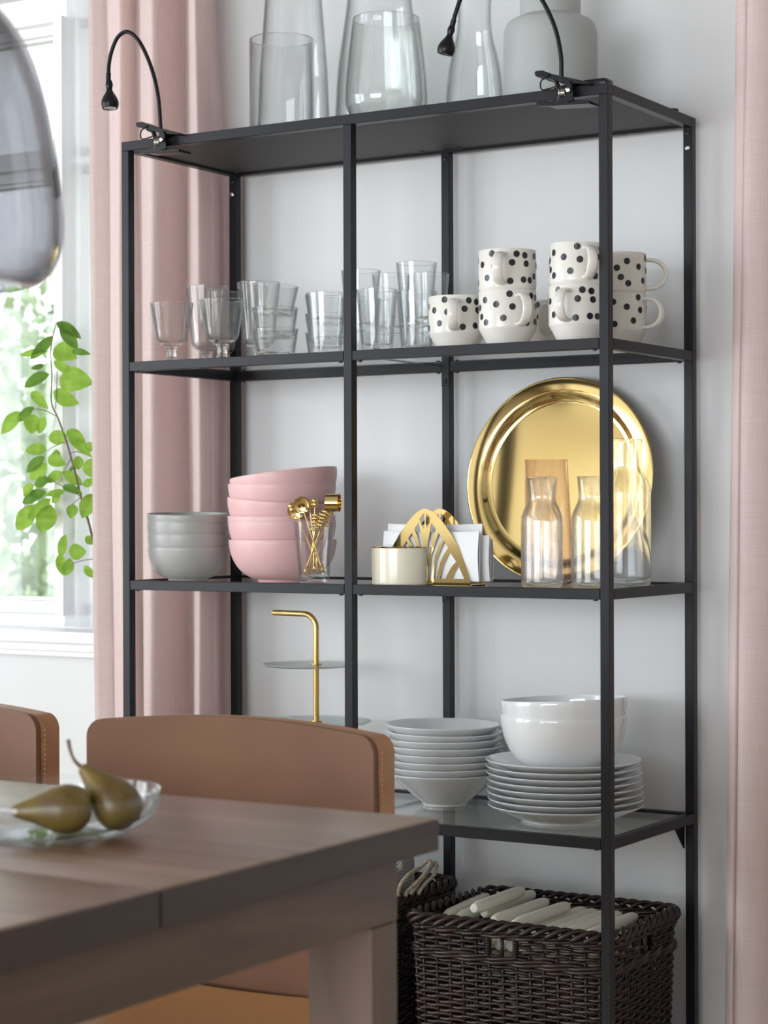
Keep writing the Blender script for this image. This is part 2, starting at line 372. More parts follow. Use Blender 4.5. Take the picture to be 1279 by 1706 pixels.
# ------------------------------------------------------------------ curtains
def curtain(name, ctrl, z0, z1, m, lean, nz=14, nseg=10, parent=None, flare=None, label=None):
    P = smooth_path([(x, y, 0) for x, y in ctrl], nseg); n = len(P); vs = []; fs = []
    for j in range(nz+1):
        z = z0+(z1-z0)*j/nz
        for i, p in enumerate(P):
            u = i/(n-1); wob = .004*noise.noise(Vector((u*7, z*1.3, 3.1)))
            k = 1 + .10*math.sin(z*1.7+u*3)
            ym = sum(c[1] for c in ctrl)/len(ctrl)
            vs.append((p.x+lean(u, z)+wob, ym+(p.y-ym)*k+wob, z))
    for j in range(nz):
        for i in range(n-1): fs.append((j*n+i, j*n+i+1, (j+1)*n+i+1, (j+1)*n+i))
    b = MB(); b.add(vs, fs); return b.build(name, m, parent, smooth=180, recalc=False)
def cx(px, Y): return (XY(px, Y, 500)[0], Y)
ctrl = [cx(*q) for q in ((152, .265), (163, .275), (180, .315), (186, .28), (200, .250), (217, .285), (231, .335), (236, .295),
        (238, .240), (247, .212), (262, .225), (285, .280), (305, .330), (313, .345), (317, .300), (319, .262), (328, .243), (342, .268),
        (352, .292), (358, .302), (366, .330), (373, .352), (380, .366))]
def leanL(u, z):
    t = min(1, max(0, (z-1.70)/.45)); s = t*t*(3-2*t)
    return -.030*s*max(0, (u-.7)/.3) - .004*(z-1.3) + (.006*(1.5-z) if u < .3 else 0)
t = tag(curtain('curtain', ctrl, .02, ZC-.04, M['curtain'], leanL), 'pale pink linen curtain hanging left of the shelving, partly lit by the window', 'curtain')
sy_ = .418
cs = [(XY(113, sy_)[0]+.012*i, sy_+.010*math.sin(i*1.55)+.004*math.sin(i*.7)) for i in range(28)]
tag(curtain('sheer_curtain', cs, WZ0+.036, WZ1-.005, M['sheer'], lambda u, z: -.014*max(0, 1.5-z)*(1-u)), 'white see-through sheer curtain in the window recess behind the leafy branch', 'curtain')
cr = [(1.100, .262), (1.108, .250), (1.122, .246), (1.128, .268), (1.132, .232), (1.145, .215), (1.170, .225), (1.195, .262), (1.215, .300), (1.222, .262), (1.232, .225), (1.255, .212), (1.285, .25), (1.31, .30),
      (1.32, .24), (1.35, .22), (1.38, .29), (1.40, .23), (1.44, .24)]
tag(curtain('curtain', cr, .02, ZC-.04, M['curtain'], lambda u, z: .016*(z-1)), 'pink linen curtain in shade at the right edge beside the shelving', 'curtain')
t = MB(); t.bbox((-.75, .24, ZC-.045), (1.75, .33, ZC), .003)
tag(t.build('curtain_rail', M['white_paint']), 'white curtain rail on the ceiling above both pink curtains', 'curtain rail')

# ------------------------------------------------------------------ shelving unit
W, D, PW, PD, RH = 1.0, .36, .0168, .0176, .0175
ZT, ZS = 1.75, (1.3385, .9315, .5259, .1203)
su = thing('shelving_unit', 'tall charcoal metal shelving unit with glass shelves against the back wall', 'shelf', (0, 0, 0))
def bar(name, a, c, r=.0008, m=M['metal'], **k): return MB().bbox(a, c, r).build(name, m, su, **k)
bar('top_rail', (0, 0, ZT-RH), (W, PD, ZT)); bar('top_rail', (0, D-PD, ZT-RH), (W, D, ZT))
bar('top_rail', (0, PD, ZT-RH), (PW, D-PD, ZT)); bar('top_rail', (W-PW, PD, ZT-RH), (W, D-PD, ZT))
for x in (0, .5-PW/2, W-PW):
    for y in (0, D-PD):
        p = bar('post', (x, y, .004), (x+PW, y+PD, ZT-RH))
        MB().lathe([(0, 0), (.008, 0), (.008, .004), (0, .004)], 16, Matrix.Translation((x+PW/2, y+PD/2, 0))).build('foot', M['blackplastic'], p)
bar('top_board', (PW*.6, PD*.6, ZT-.0125), (W-PW*.6, D-PD*.6, ZT-.0025), m=M['board'])
for x0 in (PW*.5, .5): 
    bar('top_board_lip', (PW if x0 < .3 else .5, PD, ZT-.017), (.5 if x0 < .3 else W-PW, PD+.004, ZT-.0125)) 
for i, z in enumerate(ZS):
    for x0, x1 in ((PW, .5-PW/2), (.5+PW/2, W-PW)):
        bar('front_rail', (x0+.0006, .0002, z-RH), (x1-.0006, PD, z)); bar('back_rail', (x0+.0006, D-PD, z-RH), (x1-.0006, D-.0002, z))
        if i < 3:
            bar('glass_shelf', (x0+.001, PD*.55, z-.0075), (x1-.001, D-PD*.55, z-.0025), m=M['shelfglass'], smooth=0)
        else:
            bar('bottom_board', (x0+.001, PD*.55, z-.010), (x1-.001, D-PD*.55, z-.0015), m=M['board'])
    for x in (0, W-PW): bar('side_rail', (x+.0002, PD+.0006, z-RH), (x+PW-.0002, D-PD-.0006, z))
# support pads, tabs and screws
def screw(x, y, z, m, r=.0042, ax='Y'):
    Mx = Matrix.Translation((x, y, z)) @ Euler((PI/2 if ax == 'Y' else (PI if ax == 'D' else 0), 0, 0)).to_matrix().to_4x4()
    b = MB(); b.lathe([(0, -.001), (r, -.001), (r, .0012), (r*.8, .0022), (r*.45, .0026), (r*.40, .0014), (0, .0012)], 20, Mx)
    return b.build('screw', m, su)
for z in ZS[:3]:
    for x in (PW+.012, .5-PW/2-.012, .5+PW/2+.012, W-PW-.012):
        for y in (.009, D-.009): screw(x, y, z-RH, M['blackscrew'], .0042, 'D')
for x in (PW/2, .5, W-PW/2):
    screw(x, D-PD, ZT-RH-.011, M['blackscrew'])
for x in (PW/2, W-PW/2): screw(x, D-PD, 1.696, M['screw'], .0046)
for z in ZS[:3]:
    bar('bracket_tab', (.5-PW*.48, D-PD-.0016, z-RH-.026), (.5+PW*.48, D-PD, z-.011), .0005); screw(.5, D-PD-.0016, z-RH-.018, M['blackscrew'])
for x in (.46, .54, .03, .97): screw(x, D-.035, ZT-.0125, M['blackscrew'], .006, 'D')
b = MB()   # gusset under the third shelf, back right corner
b.add([(W-PW-.001, D-PD, ZS[2]-RH), (W-PW-.001, D-PD-.045, ZS[2]-RH), (W-PW-.001, D-PD, ZS[2]-RH-.045), (W-PW-.004, D-PD, ZS[2]-RH), (W-PW-.004, D-PD-.045, ZS[2]-RH), (W-PW-.004, D-PD, ZS[2]-RH-.045)],
      [(0, 1, 2), (3, 5, 4), (0, 3, 4, 1), (1, 4, 5, 2), (2, 5, 3, 0)]); b.build('gusset', M['metal'], su, smooth=0)
S1, S2, S3, S4 = (z-.0025 for z in ZS); S4 = ZS[3]-.0015; ST = ZT

# ------------------------------------------------------------------ vessels
def vessel(outer, wall, floor, ro=.002, n=5, inner_pull=1.0, rim=.0008):
    """closed profile: outer line from the base up, then the inner line down"""
    o = fillet(outer, ro, n)
    inn = []
    for r, z in reversed(outer[1:]):
        rr = r-wall; zz = z
        if z < floor: continue
        inn.append((max(rr, .001), zz))
    rt, zt = outer[-1]
    prof = o[:-1]+[(rt, zt-rim), (rt-wall*.25, zt), (rt-wall*.75, zt), (rt-wall, zt-rim)]
    inn = inn[1:] if len(inn) > 1 else []
    rb = inn[-1][0] if inn else rt-wall
    inn2 = fillet([(rt-wall, zt-rim)]+inn+[(rb*.985, floor), (0, floor)], ro, n) if inn else fillet([(rt-wall, zt-rim), (radius_at(outer, floor)-wall, floor), (0, floor)], max(ro if not isinstance(ro, list) else .003, .003), n)
    return prof+inn2[1:]
def radius_at(prof, z):
    for (r1, z1), (r2, z2) in zip(prof, prof[1:]):
        if z1 <= z <= z2 and z2 > z1: return r1+(r2-r1)*(z-z1)/(z2-z1)
    return prof[-1][0]
GROUPS = {}
def place(kind, name, make, cat, label, px, Y, z, rot=0, tilt=(0, 0), group=None, py=600, dxy=(0, 0)):
    x, y = XY(px, Y, py); hh = {'gbowl': .064, 'pbowl': .078, 'sbowl': .09, 'low': .04}.get(kind, 0)   # a tilted bowl stays nested: its rim keeps to the axis
    loc = (x+dxy[0]-hh*math.sin(tilt[1]), y+dxy[1]+hh*math.sin(tilt[0]), z); ro = (tilt[0], tilt[1], rot)
    if kind in GROUPS: return dup(GROUPS[kind], loc, ro, label, group)
    t = thing(name, label, cat, loc, ro, group); make(t); GROUPS[kind] = t; return t
def single(name, prof, m, n=64, smooth=40):
    b = MB(); b.lathe(prof, n); return b
def mk(parts):
    def f(t):
        for nm, prof, m in parts: MB().lathe(prof, 56).build(nm, m, t, smooth=40)
    return f
# goblets
def goblet(H, R, zb, rb, foot=.029):
    def f(t):
        b = MB(); b.lathe(fillet([(0, 0), (foot, 0), (foot, .0015), (.012, .005), (.0092, .012), (.0092, zb-.010), (.013, zb-.003), (.0, zb-.001)], [0, .001, .001, .006, .006, .006, .004, 0, 0]), 40)
        b.build('stem', M['solid'], t, smooth=60)
        o = fillet([(0, zb-.001), (rb*.62, zb), (rb, zb+.008), (R, H)], [0, .006, .010, 0])
        i = fillet([(R-.0014, H-.0004), (rb-.0014, zb+.012), (rb*.60, zb+.0045), (0, zb+.004)], [0, .010, .006, 0])
        b = MB(); b.lathe(o+[(R-.0007, H+.0004)]+i, 56); thickbase(b.build('bowl', M['glass'], t, smooth=60), zb+.004)
    return f
gg = 'short-stemmed goblets on the top glass shelf'
place('gob', 'goblet', goblet(.113, .0415, .034, .030), 'glass', 'short-stemmed goblet at the far left front of the top glass shelf', 286, .055, S1, group=gg)
place('gob', 'goblet', None, 'glass', 'short-stemmed goblet second from the left in the front row', 370, .055, S1, group=gg)
place('tgob', 'goblet', goblet(.159, .0415, .036, .030), 'glass', 'taller stemmed goblet standing behind the two front goblets', 345, .20, S1, group=gg)
place('tgob', 'goblet', None, 'glass', 'taller stemmed goblet just left of the three stacked low tumblers', 431, .20, S1, group=gg)
place('tgob', 'goblet', None, 'glass', 'taller stemmed goblet at the back, mostly hidden between the other two tall ones', 366, .305, S1, group=gg)
# low stacking tumblers
def tumbler(H, R, rb, wall, floor):
    o = [(0, 0), (rb-.002, 0), (rb, .003), (R, H)]
    def f(t):
        prof = fillet(o, [0, .0015, .002, 0])[:-1]+[(R, H-.0005), (R-wall/2, H), (R-wall, H-.0005)]
        ri = rb-wall+(R-rb)*floor/H
        prof += fillet([(R-wall, H-.0005), (ri, floor), (ri*.6, floor-.001), (0, floor-.0005)], [0, .005, .003, 0])[1:]
        thickbase(MB().lathe(prof, 56).build('body', M['glass'], t, smooth=60), floor+.0035)
    return f
def onemesh(t):   # fold a one-part thing into a single mesh object is unnecessary: keep part named by kind
    return t
lg = 'low clear tumblers stacked on the top glass shelf'
for i, (dz, tl, nm) in enumerate(((0, (0, 0), 'bottom'), (.0385, (0, 0), 'middle'), (.0800, (-.03, .075), 'top'))):
    place('low', 'low_tumbler', tumbler(.056, .0425, .0345, .0022, .0095), 'glass', 'low clear tumbler, %s of the front stack beside the goblets%s' % (nm, ', tilted' if i == 2 else ''), 458.5, .075, S1+dz, tilt=tl, group=lg)
for i, nm in enumerate(('bottom', 'middle', 'top')):
    place('low', 'low_tumbler', None, 'glass', 'low clear tumbler, %s of the stack behind the tall tumbler left of the middle post' % nm, 546, .20, S1+.0355*i, group=lg)
tg = 'tall clear tumblers on the top glass shelf'
tt = tumbler(.112, .0365, .0265, .0022, .013)
place('tall', 'tall_tumbler', tt, 'glass', 'tall clear tumbler standing in front, just left of the middle post', 543.5, .055, S1, group=tg)
place('tall', 'tall_tumbler', None, 'glass', 'tall clear tumbler standing in front, just right of the middle post', 628, .055, S1, group=tg)
for nm, dz in (('lower', 0), ('upper', .0505)):
    for px, Y, w_ in ((694, .12, 'front stack next to the dotted mugs'), (601.5, .165, 'stack behind the middle post'), (652, .245, 'back stack right of the middle post'), (716, .275, 'back stack against the rear middle post')):
        place('tall', 'tall_tumbler', None, 'glass', 'tall clear tumbler, %s one of the %s' % (nm, w_), px, Y, S1+dz, group=tg)
# mugs
def mug(t):
    H, R = .093, .049
    o = [(0, .003), (.029, .003), (.030, 0), (.033, 0), (.0345, .003), (.0485, .029), (.049, .034), (.0488, H)]
    i = [(.0462, H-.001), (.0460, .034), (.033, .008), (0, .007)]
    prof = fillet(o, [0, .001, .001, .001, .001, .004, .004, 0])[:-1]+[(.0488, H-.0012), (.0482, H), (.0468, H)]+fillet(i, [0, .006, .006, 0])
    bd = MB().lathe(prof, 64).build('body', M['mug'], t, smooth=40)
    pts = [(R-.004, 0, .082), (R+.006, 0, .083), (R+.020, 0, .080), (R+.030, 0, .070), (R+.033, 0, .057), (R+.028, 0, .044), (R+.017, 0, .036), (R+.005, 0, .034), (R-.004, 0, .035)]
    MB().tube(smooth_path(pts, 5), .0036, 14, sx=2.4, up=(0, 0, 1)).build('handle', M['mug'], t, smooth=180)
    rnd = random.Random(3); dots = []; tries = 0
    while len(dots) < 27 and tries < 4000:
        tries += 1; a = rnd.uniform(-PI, PI); z = rnd.uniform(.037, .088)
        if abs(a) < .17: continue
        ok = all(math.hypot((((a-b2+PI) % (2*PI))-PI)*R, z-z2) > .0128 for b2, z2 in dots)
        if ok: dots.append((a, z))
    b = MB(); rd = .0056; N = 18; rr = R+.00035
    for a, z in dots:
        vs = [(rr*math.cos(a), rr*math.sin(a), z)]
        for q in range(N):
            aa = a+rd/R*math.cos(2*PI*q/N); zz = z+rd*math.sin(2*PI*q/N); vs.append((rr*math.cos(aa), rr*math.sin(aa), zz))
        b.add(vs, [(0, q+1, (q+1) % N+1) for q in range(N)])
    b.build('printed_dots', M['dot'], bd, smooth=0, label='black polka dots')
mg = 'white mugs with black dots on the top glass shelf'; d2 = math.radians
place('mug', 'mug', mug, 'mug', 'single black-dotted white mug standing beside the tall tumblers', 761, .085, S1, d2(-66), group=mg)
place('mug', 'mug', None, 'mug', 'black-dotted white mug, lower of the stack in the middle of the mugs', 845.5, .055, S1, d2(-38), group=mg)
place('mug', 'mug', None, 'mug', 'black-dotted white mug, upper of the stack in the middle of the mugs', 845.5, .055, S1+.0685, d2(-74), group=mg)
place('mug', 'mug', None, 'mug', 'black-dotted white mug alone at the back between two mug stacks', 917, .25, S1, d2(-72), group=mg)
place('mug', 'mug', None, 'mug', 'black-dotted white mug, lower of the front stack left of the right front post', 963, .050, S1, d2(-86), group=mg)
place('mug', 'mug', None, 'mug', 'black-dotted white mug, upper one tilted on the stack left of the right front post', 963, .050, S1+.0695, d2(-48), (d2(-1.5), d2(.5)), group=mg)
place('mug', 'mug', None, 'mug', 'black-dotted white mug, lower of the stack at the right end, handle to the right', 1029, .20, S1, d2(0), group=mg)
place('mug', 'mug', None, 'mug', 'black-dotted white mug, upper of the stack at the right end, handle to the right', 1029, .20, S1+.069, d2(28), group=mg)

# bowls, second glass shelf
def bowl(R, H, rf, m, wall=.0035, curve=1.0):
    def f(t):
        o = [(0, .003), (rf-.003, .003), (rf-.002, 0), (rf, 0), (rf+.001, .004)]
        for k in range(1, 15):
            a = k/14; ang = a*PI/2; o.append((rf+(R-rf)*math.sin(ang)**(.85*curve), .004+(H-.004)*(1-math.cos(ang)**1.0)*.72+(H-.004)*.28*a))
        i = [(max(r-wall, .001), z+wall*.8 if z < H*.6 else z) for r, z in reversed(o[5:-1])]
        prof = o[:-1]+[(R, H-.0015), (R-.0008, H), (R-wall+.0008, H), (R-wall, H-.0015)]+i+[(0, .008)]
        b = MB(); b.lathe(prof, 72); b.build('bowl_body', m, t, smooth=60)
    return f
def bowlobj(t): pass
gb = 'grey stacked bowls on the second glass shelf'
for i, (dz, tl, dx, nm) in enumerate(((0, (0, 0), 0, 'bottom'), (.021, (d2(-3.5), d2(-1.5)), .0, 'second from bottom'), (.042, (d2(-7), d2(0)), -.001, 'third from bottom'), (.063, (d2(2.0), d2(1.5)), -.001, 'top'))):
    place('gbowl', 'bowl', bowl(.0765, .064, .037, M['grey']), 'bowl', 'matte grey bowl, %s of the grey stack at the left' % nm, 312, .10, S2+dz, tilt=tl, group=gb, dxy=(dx, 0))
pb = 'pink stacked bowls on the second glass shelf'
for i, (dz, tl, dpx, nm) in enumerate(((0, (0, 0), 0, 'bottom'), (.034, (0, d2(-.5)), -1, 'second from bottom'), (.0445, (d2(.5), d2(0)), -2, 'third from bottom'), (.074, (d2(.5), d2(4.5)), -2, 'fourth from bottom'), (.103, (0, d2(.5)), -1, 'fifth from bottom'), (.124, (d2(2.0), d2(-6.5)), 1, 'tilted top one'))):
    place('pbowl', 'bowl', bowl(.1005, .078, .046, M['pink'], .004), 'bowl', 'matte pink bowl, %s of the pink stack' % nm, 470+dpx, .145, S2+dz, tilt=tl, group=pb)

# tumbler holding gold cocktail stirrers
x, y = XY(523, .060, 910)
t = thing('tall_tumbler', 'clear tumbler full of gold stirrers in front of the pink bowls', 'glass', (x, y, S2)); tt(t)
bx, by = x, y
def P3(px, py, dy=0): p = PY(px, py, by+dy); return p
def stirrer(kind, label, p0, p1, dy0, dy1):
    a, b_ = P3(p0[0], p0[1], dy0), P3(p1[0], p1[1], dy1); ax = (b_-a).normalized(); L = (b_-a).length
    t = thing('cocktail_stirrer', label, 'stirrer', a, group='gold stirrers in the tumbler')
    q = ax.to_track_quat('Z', 'Y'); t.rotation_mode = 'QUATERNION'; t.rotation_quaternion = q
    sh = MB(); sh.tube([(0, 0, .007), (0, 0, L)], .0011, 8)
    loop = [(.0045*math.sin(2*PI*k/16)*(1), 0, .006-.0065*math.cos(2*PI*k/16)) for k in range(16)]
    sh.tube(loop, .0009, 6, closed=True); sh.build('wire_shaft', M['brushed'], t)
    h = MB()
    if kind == 'spoon': h.lathe([(0, -.0008), (.0152, -.0008), (.0160, .0004), (.0152, .0016), (.0130, .0016), (.0120, .0006), (0, .0006)], 40, Matrix.Translation((0, 0, L+.012)) @ q.inverted().to_matrix().to_4x4() @ (CAM-b_).to_track_quat('Z', 'Y').to_matrix().to_4x4() @ Euler((.25, -.2, 0)).to_matrix().to_4x4())
    elif kind == 'ball':
        for ox, oz in ((0, .010), (-.0035, .0035), (.0035, .003)):
            h.lathe([(.0054*math.sin(PI*k/10), -.0054*math.cos(PI*k/10)) for k in range(11)], 18, Matrix.Translation((ox, 0, L+oz-.004)))
    elif kind == 'coil':
        pts = [(.0092*math.cos(2*PI*k/12), .0092*math.sin(2*PI*k/12), L-.018+.032*k/60) for k in range(61)]; h.tube(pts, .0018, 8)
    elif kind == 'band':
        inv = q.inverted().to_matrix().to_4x4()
        Mx = Matrix.Translation((0, 0, L+.012)) @ inv @ Euler((0, d2(90), d2(20))).to_matrix().to_4x4()
        h.lathe([(.0158, -.0115), (.0165, -.0115), (.0165, .0115), (.0158, .0115), (.0158, -.0115)], 40, Mx)
    h.build('head', M['goldmirror'], t, smooth=50)
stirrer('ball', 'gold stirrer with round beads at its top, leaning left in the tumbler', (541, 955), (487, 848), .006, -.016)
stirrer('spoon', 'gold stirrer with a flat round disc head on the left', (538, 953), (506, 852), -.006, -.010)
stirrer('spoon', 'gold stirrer with a second round disc half hidden behind the first', (533, 955), (497, 861), .006, .008)
stirrer('ball', 'gold stirrer with bead top behind the coils, leaning slightly left', (530, 952), (515, 842), .009, .010)
stirrer('ball', 'gold stirrer with bead top standing upright in the middle', (522, 952), (524, 840), .004, .006)
stirrer('coil', 'gold honey-dipper stirrer with a spring coil, upright', (514, 955), (527, 868), -.004, -.002)
stirrer('coil', 'gold honey-dipper stirrer with a spring coil, leaning right', (507, 955), (541, 862), -.008, .004)
stirrer('band', 'gold stirrer with a wide flat ring head on the right', (511, 957), (551, 848), .010, .006)

# cream bowl with gold rim
x, y = XY(667.5, .075, 940)
t = thing('sugar_bowl', 'cream cylindrical bowl with a thin gold rim beside the napkin holder', 'bowl', (x, y, S2))
MB().lathe(fillet([(0, .001), (.0485, .001), (.0505, .003), (.0512, .066), (.0490, .066), (.0485, .004), (0, .004)], [0, .002, .002, 0, 0, .003, 0]), 72).build('body', M['cream'], t)
MB().lathe([(.0488, .0655), (.0518, .0655), (.0526, .0665), (.0518, .0675), (.0488, .0675), (.0480, .0665), (.0488, .0655)], 72).build('rim', M['goldmirror'], t)

# napkin holder: two pierced brass arches on a base
x, y = XY(719, .105, 900)
t = thing('napkin_holder', 'polished brass art deco napkin holder with pierced arched sides', 'napkin holder', (x, y, S2))
HW, HH = .091, .134
def arch(zf):    # half width of the arch outline at height fraction zf
    T_ = [(0, 1), (.25, .90), (.48, .755), (.68, .565), (.85, .36), (.94, .215), (.98, .13), (1, .06)]
    for (a, b_), (c, d_) in zip(T_, T_[1:]):
        if zf <= c: return HW*(b_+(d_-b_)*(zf-a)/(c-a))
    return HW*.055
def outline(n=14, inset=0):
    R_ = []
    for k in range(n+1):
        zf = k/n; R_.append((max(arch(zf)-inset, .004 if zf > .97 else 0), zf*HH))
    return R_
holes = [  # polygons in (x, z), mm, right half measured from the photo; mirrored
    [(2, 126), (12, 116), (8, 107), (3, 99), (1, 110)],
    [(13, 110), (22, 98), (16, 85), (10, 62), (2.5, 20), (2.5, 62)],
    [(27, 92), (35, 82), (28, 72), (20, 52), (12, 12), (5.5, 12), (12, 52)],
    [(38, 78), (46, 66), (38, 55), (30, 40), (22, 12), (16, 12), (22, 42)],
    [(50, 58), (62, 42), (52, 32), (40, 12), (28, 12), (36, 34)],
    [(67, 34), (78, 12), (52, 12), (60, 24)],
]
hp = []
for h in holes:
    hp.append([(a/1000, c/1000) for a, c in h]); hp.append([(-a/1000, c/1000) for a, c in reversed(h)])
def arch_panel(yc, nm):
    cu = bpy.data.curves.new(nm, 'CURVE'); cu.dimensions = '2D'; cu.fill_mode = 'BOTH'; cu.extrude = .0009
    R_ = outline(22); pts = R_+[(-a, c) for a, c in reversed(R_[:-1])]+[(-HW, .0)]
    pts = [(a, c) for a, c in R_[:-1]]+[(.006, HH-.0010), (0, HH), (-.006, HH-.0010)]+[(-a, c) for a, c in reversed(R_[:-1])]
    for poly in [pts]+hp:
        sp = cu.splines.new('POLY'); sp.points.add(len(poly)-1); sp.use_cyclic_u = True
        for i, (a, c) in enumerate(poly): sp.points[i].co = (a, c, 0, 1)
    tmp = bpy.data.objects.new(nm, cu); C.objects.link(tmp); dg = bpy.context.evaluated_depsgraph_get()
    me = bpy.data.meshes.new_from_object(tmp.evaluated_get(dg)); C.objects.unlink(tmp); bpy.data.objects.remove(tmp)
    me.transform(Matrix.Translation((0, yc, 0)) @ Euler((PI/2, 0, 0)).to_matrix().to_4x4())
    me.materials.clear(); me.materials.append(M['goldmirror']); o = bpy.data.objects.new(nm, me); C.objects.link(o); o.parent = t; return o
arch_panel(-.022, 'pierced_panel'); arch_panel(.030, 'pierced_panel')
MB().bbox((-HW, -.023, .0015), (HW, .031, .0065), .0012).build('base_plate', M['goldmirror'], t)
for sx in (-.08, .08):
    for sy in (-.017, .025): MB().lathe([(0, 0), (.004, 0), (.004, .0016), (0, .0016)], 12, Matrix.Translation((sx, sy, 0))).build('foot', M['blackplastic'], t)
nx, ny = x, y
def napkin(label, off, ang, w, h, y0, bulge, seed):
    rnd = random.Random(seed); b = MB(); n = 14; vs = []; prof = []
    # a folded sheet: front layer, bottom fold, back layer, seen from the side (y, z)
    for k in range(9): prof.append((-bulge*math.sin(PI*k/8)-.0015, h*(1-k/8)+.002))
    for k in range(1, 6): prof.append((-.0015*math.cos(PI*k/6), .002-.0015*math.sin(PI*k/6)))
    for k in range(9): prof.append((bulge*.4*math.sin(PI*k/8)+.0015, h*k/8*.99+.002))
    prof += [(bulge*.4*math.sin(PI*(8-k)/8)+.0008, h*(8-k)/8*.99+.0028) for k in range(9)]+[(-bulge*math.sin(PI*(8-k)/8)-.0008, h*(k)/8+.0028) for k in range(9)]
    for i in range(n+1):
        xx = -w/2+w*i/n
        for (py_, pz) in prof:
            vs.append((xx, py_+.0012*math.sin(i*.9+seed)+.0015*noise.noise(Vector((xx*20, pz*20, seed))), pz-.002*math.sin(i/n*PI)*(pz > h*.8)))
    m_ = len(prof); fs = []
    for i in range(n):
        for k in range(m_): fs.append((i*m_+k, (i+1)*m_+k, (i+1)*m_+(k+1) % m_, i*m_+(k+1) % m_))
    fs += [tuple(range(m_)), tuple(n*m_+k for k in reversed(range(m_)))]
    b.add(vs, fs); o = b.build('napkin', M['napkin'], smooth=60); o.location = (nx+off, ny+y0, S2+.0068); o.rotation_euler = (0, 0, ang)
    tag(o, label, 'napkin', 'white napkins in the brass holder')
napkin('white folded paper napkin at the front of the holder', .006, d2(-2), .196, .085, -.0135, .004, 1)
napkin('white folded paper napkin in the middle of the holder, curling at its right end', .018, d2(3), .192, .078, .001, .004, 5)
napkin('white folded paper napkin, taller, at the back of the holder', .000, d2(1), .190, .098, .010, .002, 8)
napkin('white folded paper napkin sticking out furthest right at the back', .012, d2(-1), .200, .072, .0205, .003, 11)

# brass tray leaning on the wall
tr = thing('tray', 'large round polished brass tray leaning against the back wall', 'tray')
ti = math.radians(7.5); R_ = .1905
Mx = Euler((PI/2-ti, 0, 0)).to_matrix().to_4x4()     # face towards -Y and slightly up
x, _ = XY(923, .30, 790)
tr.location = (x, .245, S2+.001)
prof = [(0, 0), (.142, 0), (.148, .0008), (.153, .004), (.157, .009), (.161, .012), (.166, .0128), (.184, .0150), (.1868, .0152), (.1875, .0142), (.1865, .0132), (.166, .0110), (.160, .0098), (.155, .0060), (.150, .0008), (.142, -.0014), (0, -.0014)]
b = MB(); b.lathe(prof, 128, Mx)
o = b.build('tray_plate', M['goldmirror'], tr, smooth=60)
zmin = min(v.co.z for v in o.data.vertices); vlow = [v for v in o.data.vertices if v.co.z < zmin+.001]
for v in o.data.vertices: v.co.z -= zmin
ymax = max(v.co.y for v in o.data.vertices); tr.location.y = D-.012-ymax
# carafes
def carafe(name, label, px, Y, H, Rb, rn, rl, zsh, znk, m=M['carafe'], wall=.0022, py=900):
    x, y = XY(px, Y, py); t = thing(name, label, 'carafe', (x, y, S2))
    o = [(0, .0015), (Rb-.006, 0), (Rb, .007), (Rb, zsh), (rn, znk), (rl-.001, H-.004), (rl, H)]
    rad = [0, .004, .006, .012, .008, .002, 0]
    i = [(rl-wall, H-.0005), (rn-wall, znk), (Rb-wall, zsh-.001), (Rb-wall, .012), (Rb-.012, .0065), (0, .008)]
    prof = fillet(o, rad, 6)[:-1]+[(rl, H-.001), (rl-wall*.4, H), (rl-wall, H-.0005)]+fillet(i, [0, .008, .012, .006, .005, 0], 6)[1:]
    o_ = MB().lathe(prof, 64).build('body', m, t, smooth=70); thickbase(o_, .0135); return t
carafe('carafe', 'small clear glass carafe in front of the tray, left one', 902.5, .048, .186, .0350, .0225, .0268, .122, .147)
carafe('carafe', 'small clear glass carafe half hidden behind the right front post', 986.5, .060, .186, .0350, .0225, .0268, .122, .147)
carafe('carafe', 'large clear glass carafe right of the right front post', 1041.5, .195, .252, .0440, .0280, .0310, .170, .200)
x, y = XY(914, .150, 900); t = thing('tinted_carafe', 'tall rose-tinted glass carafe with a spout behind the small carafe', 'carafe', (x, y, S2))
prof = fillet([(0, .001), (.038, 0), (.0425, .006), (.0415, .07), (.0325, .218)], [0, .003, .004, .02, 0])[:-1]+[(.0325, .2175), (.032, .218), (.031, .2175)]+fillet([(.031, .217), (.0398, .07), (.0405, .012), (.034, .006), (0, .006)], [0, .02, .005, .004, 0])[1:]
b = MB(); b.lathe(prof, 64)
an = math.radians(31.6+180)
for i, v in enumerate(b.v):
    vv = Vector(v)
    if vv.z > .19:
        a = math.atan2(vv.y, vv.x); dd = math.cos(a-an)
        if dd > .8: k = (vv.z-.19)/.028*((dd-.8)/.2)**1.5; b.v[i] = (vv.x+math.cos(an)*.009*k, vv.y+math.sin(an)*.009*k, vv.z)
b.build('body', M['tintglass'], t, smooth=70)

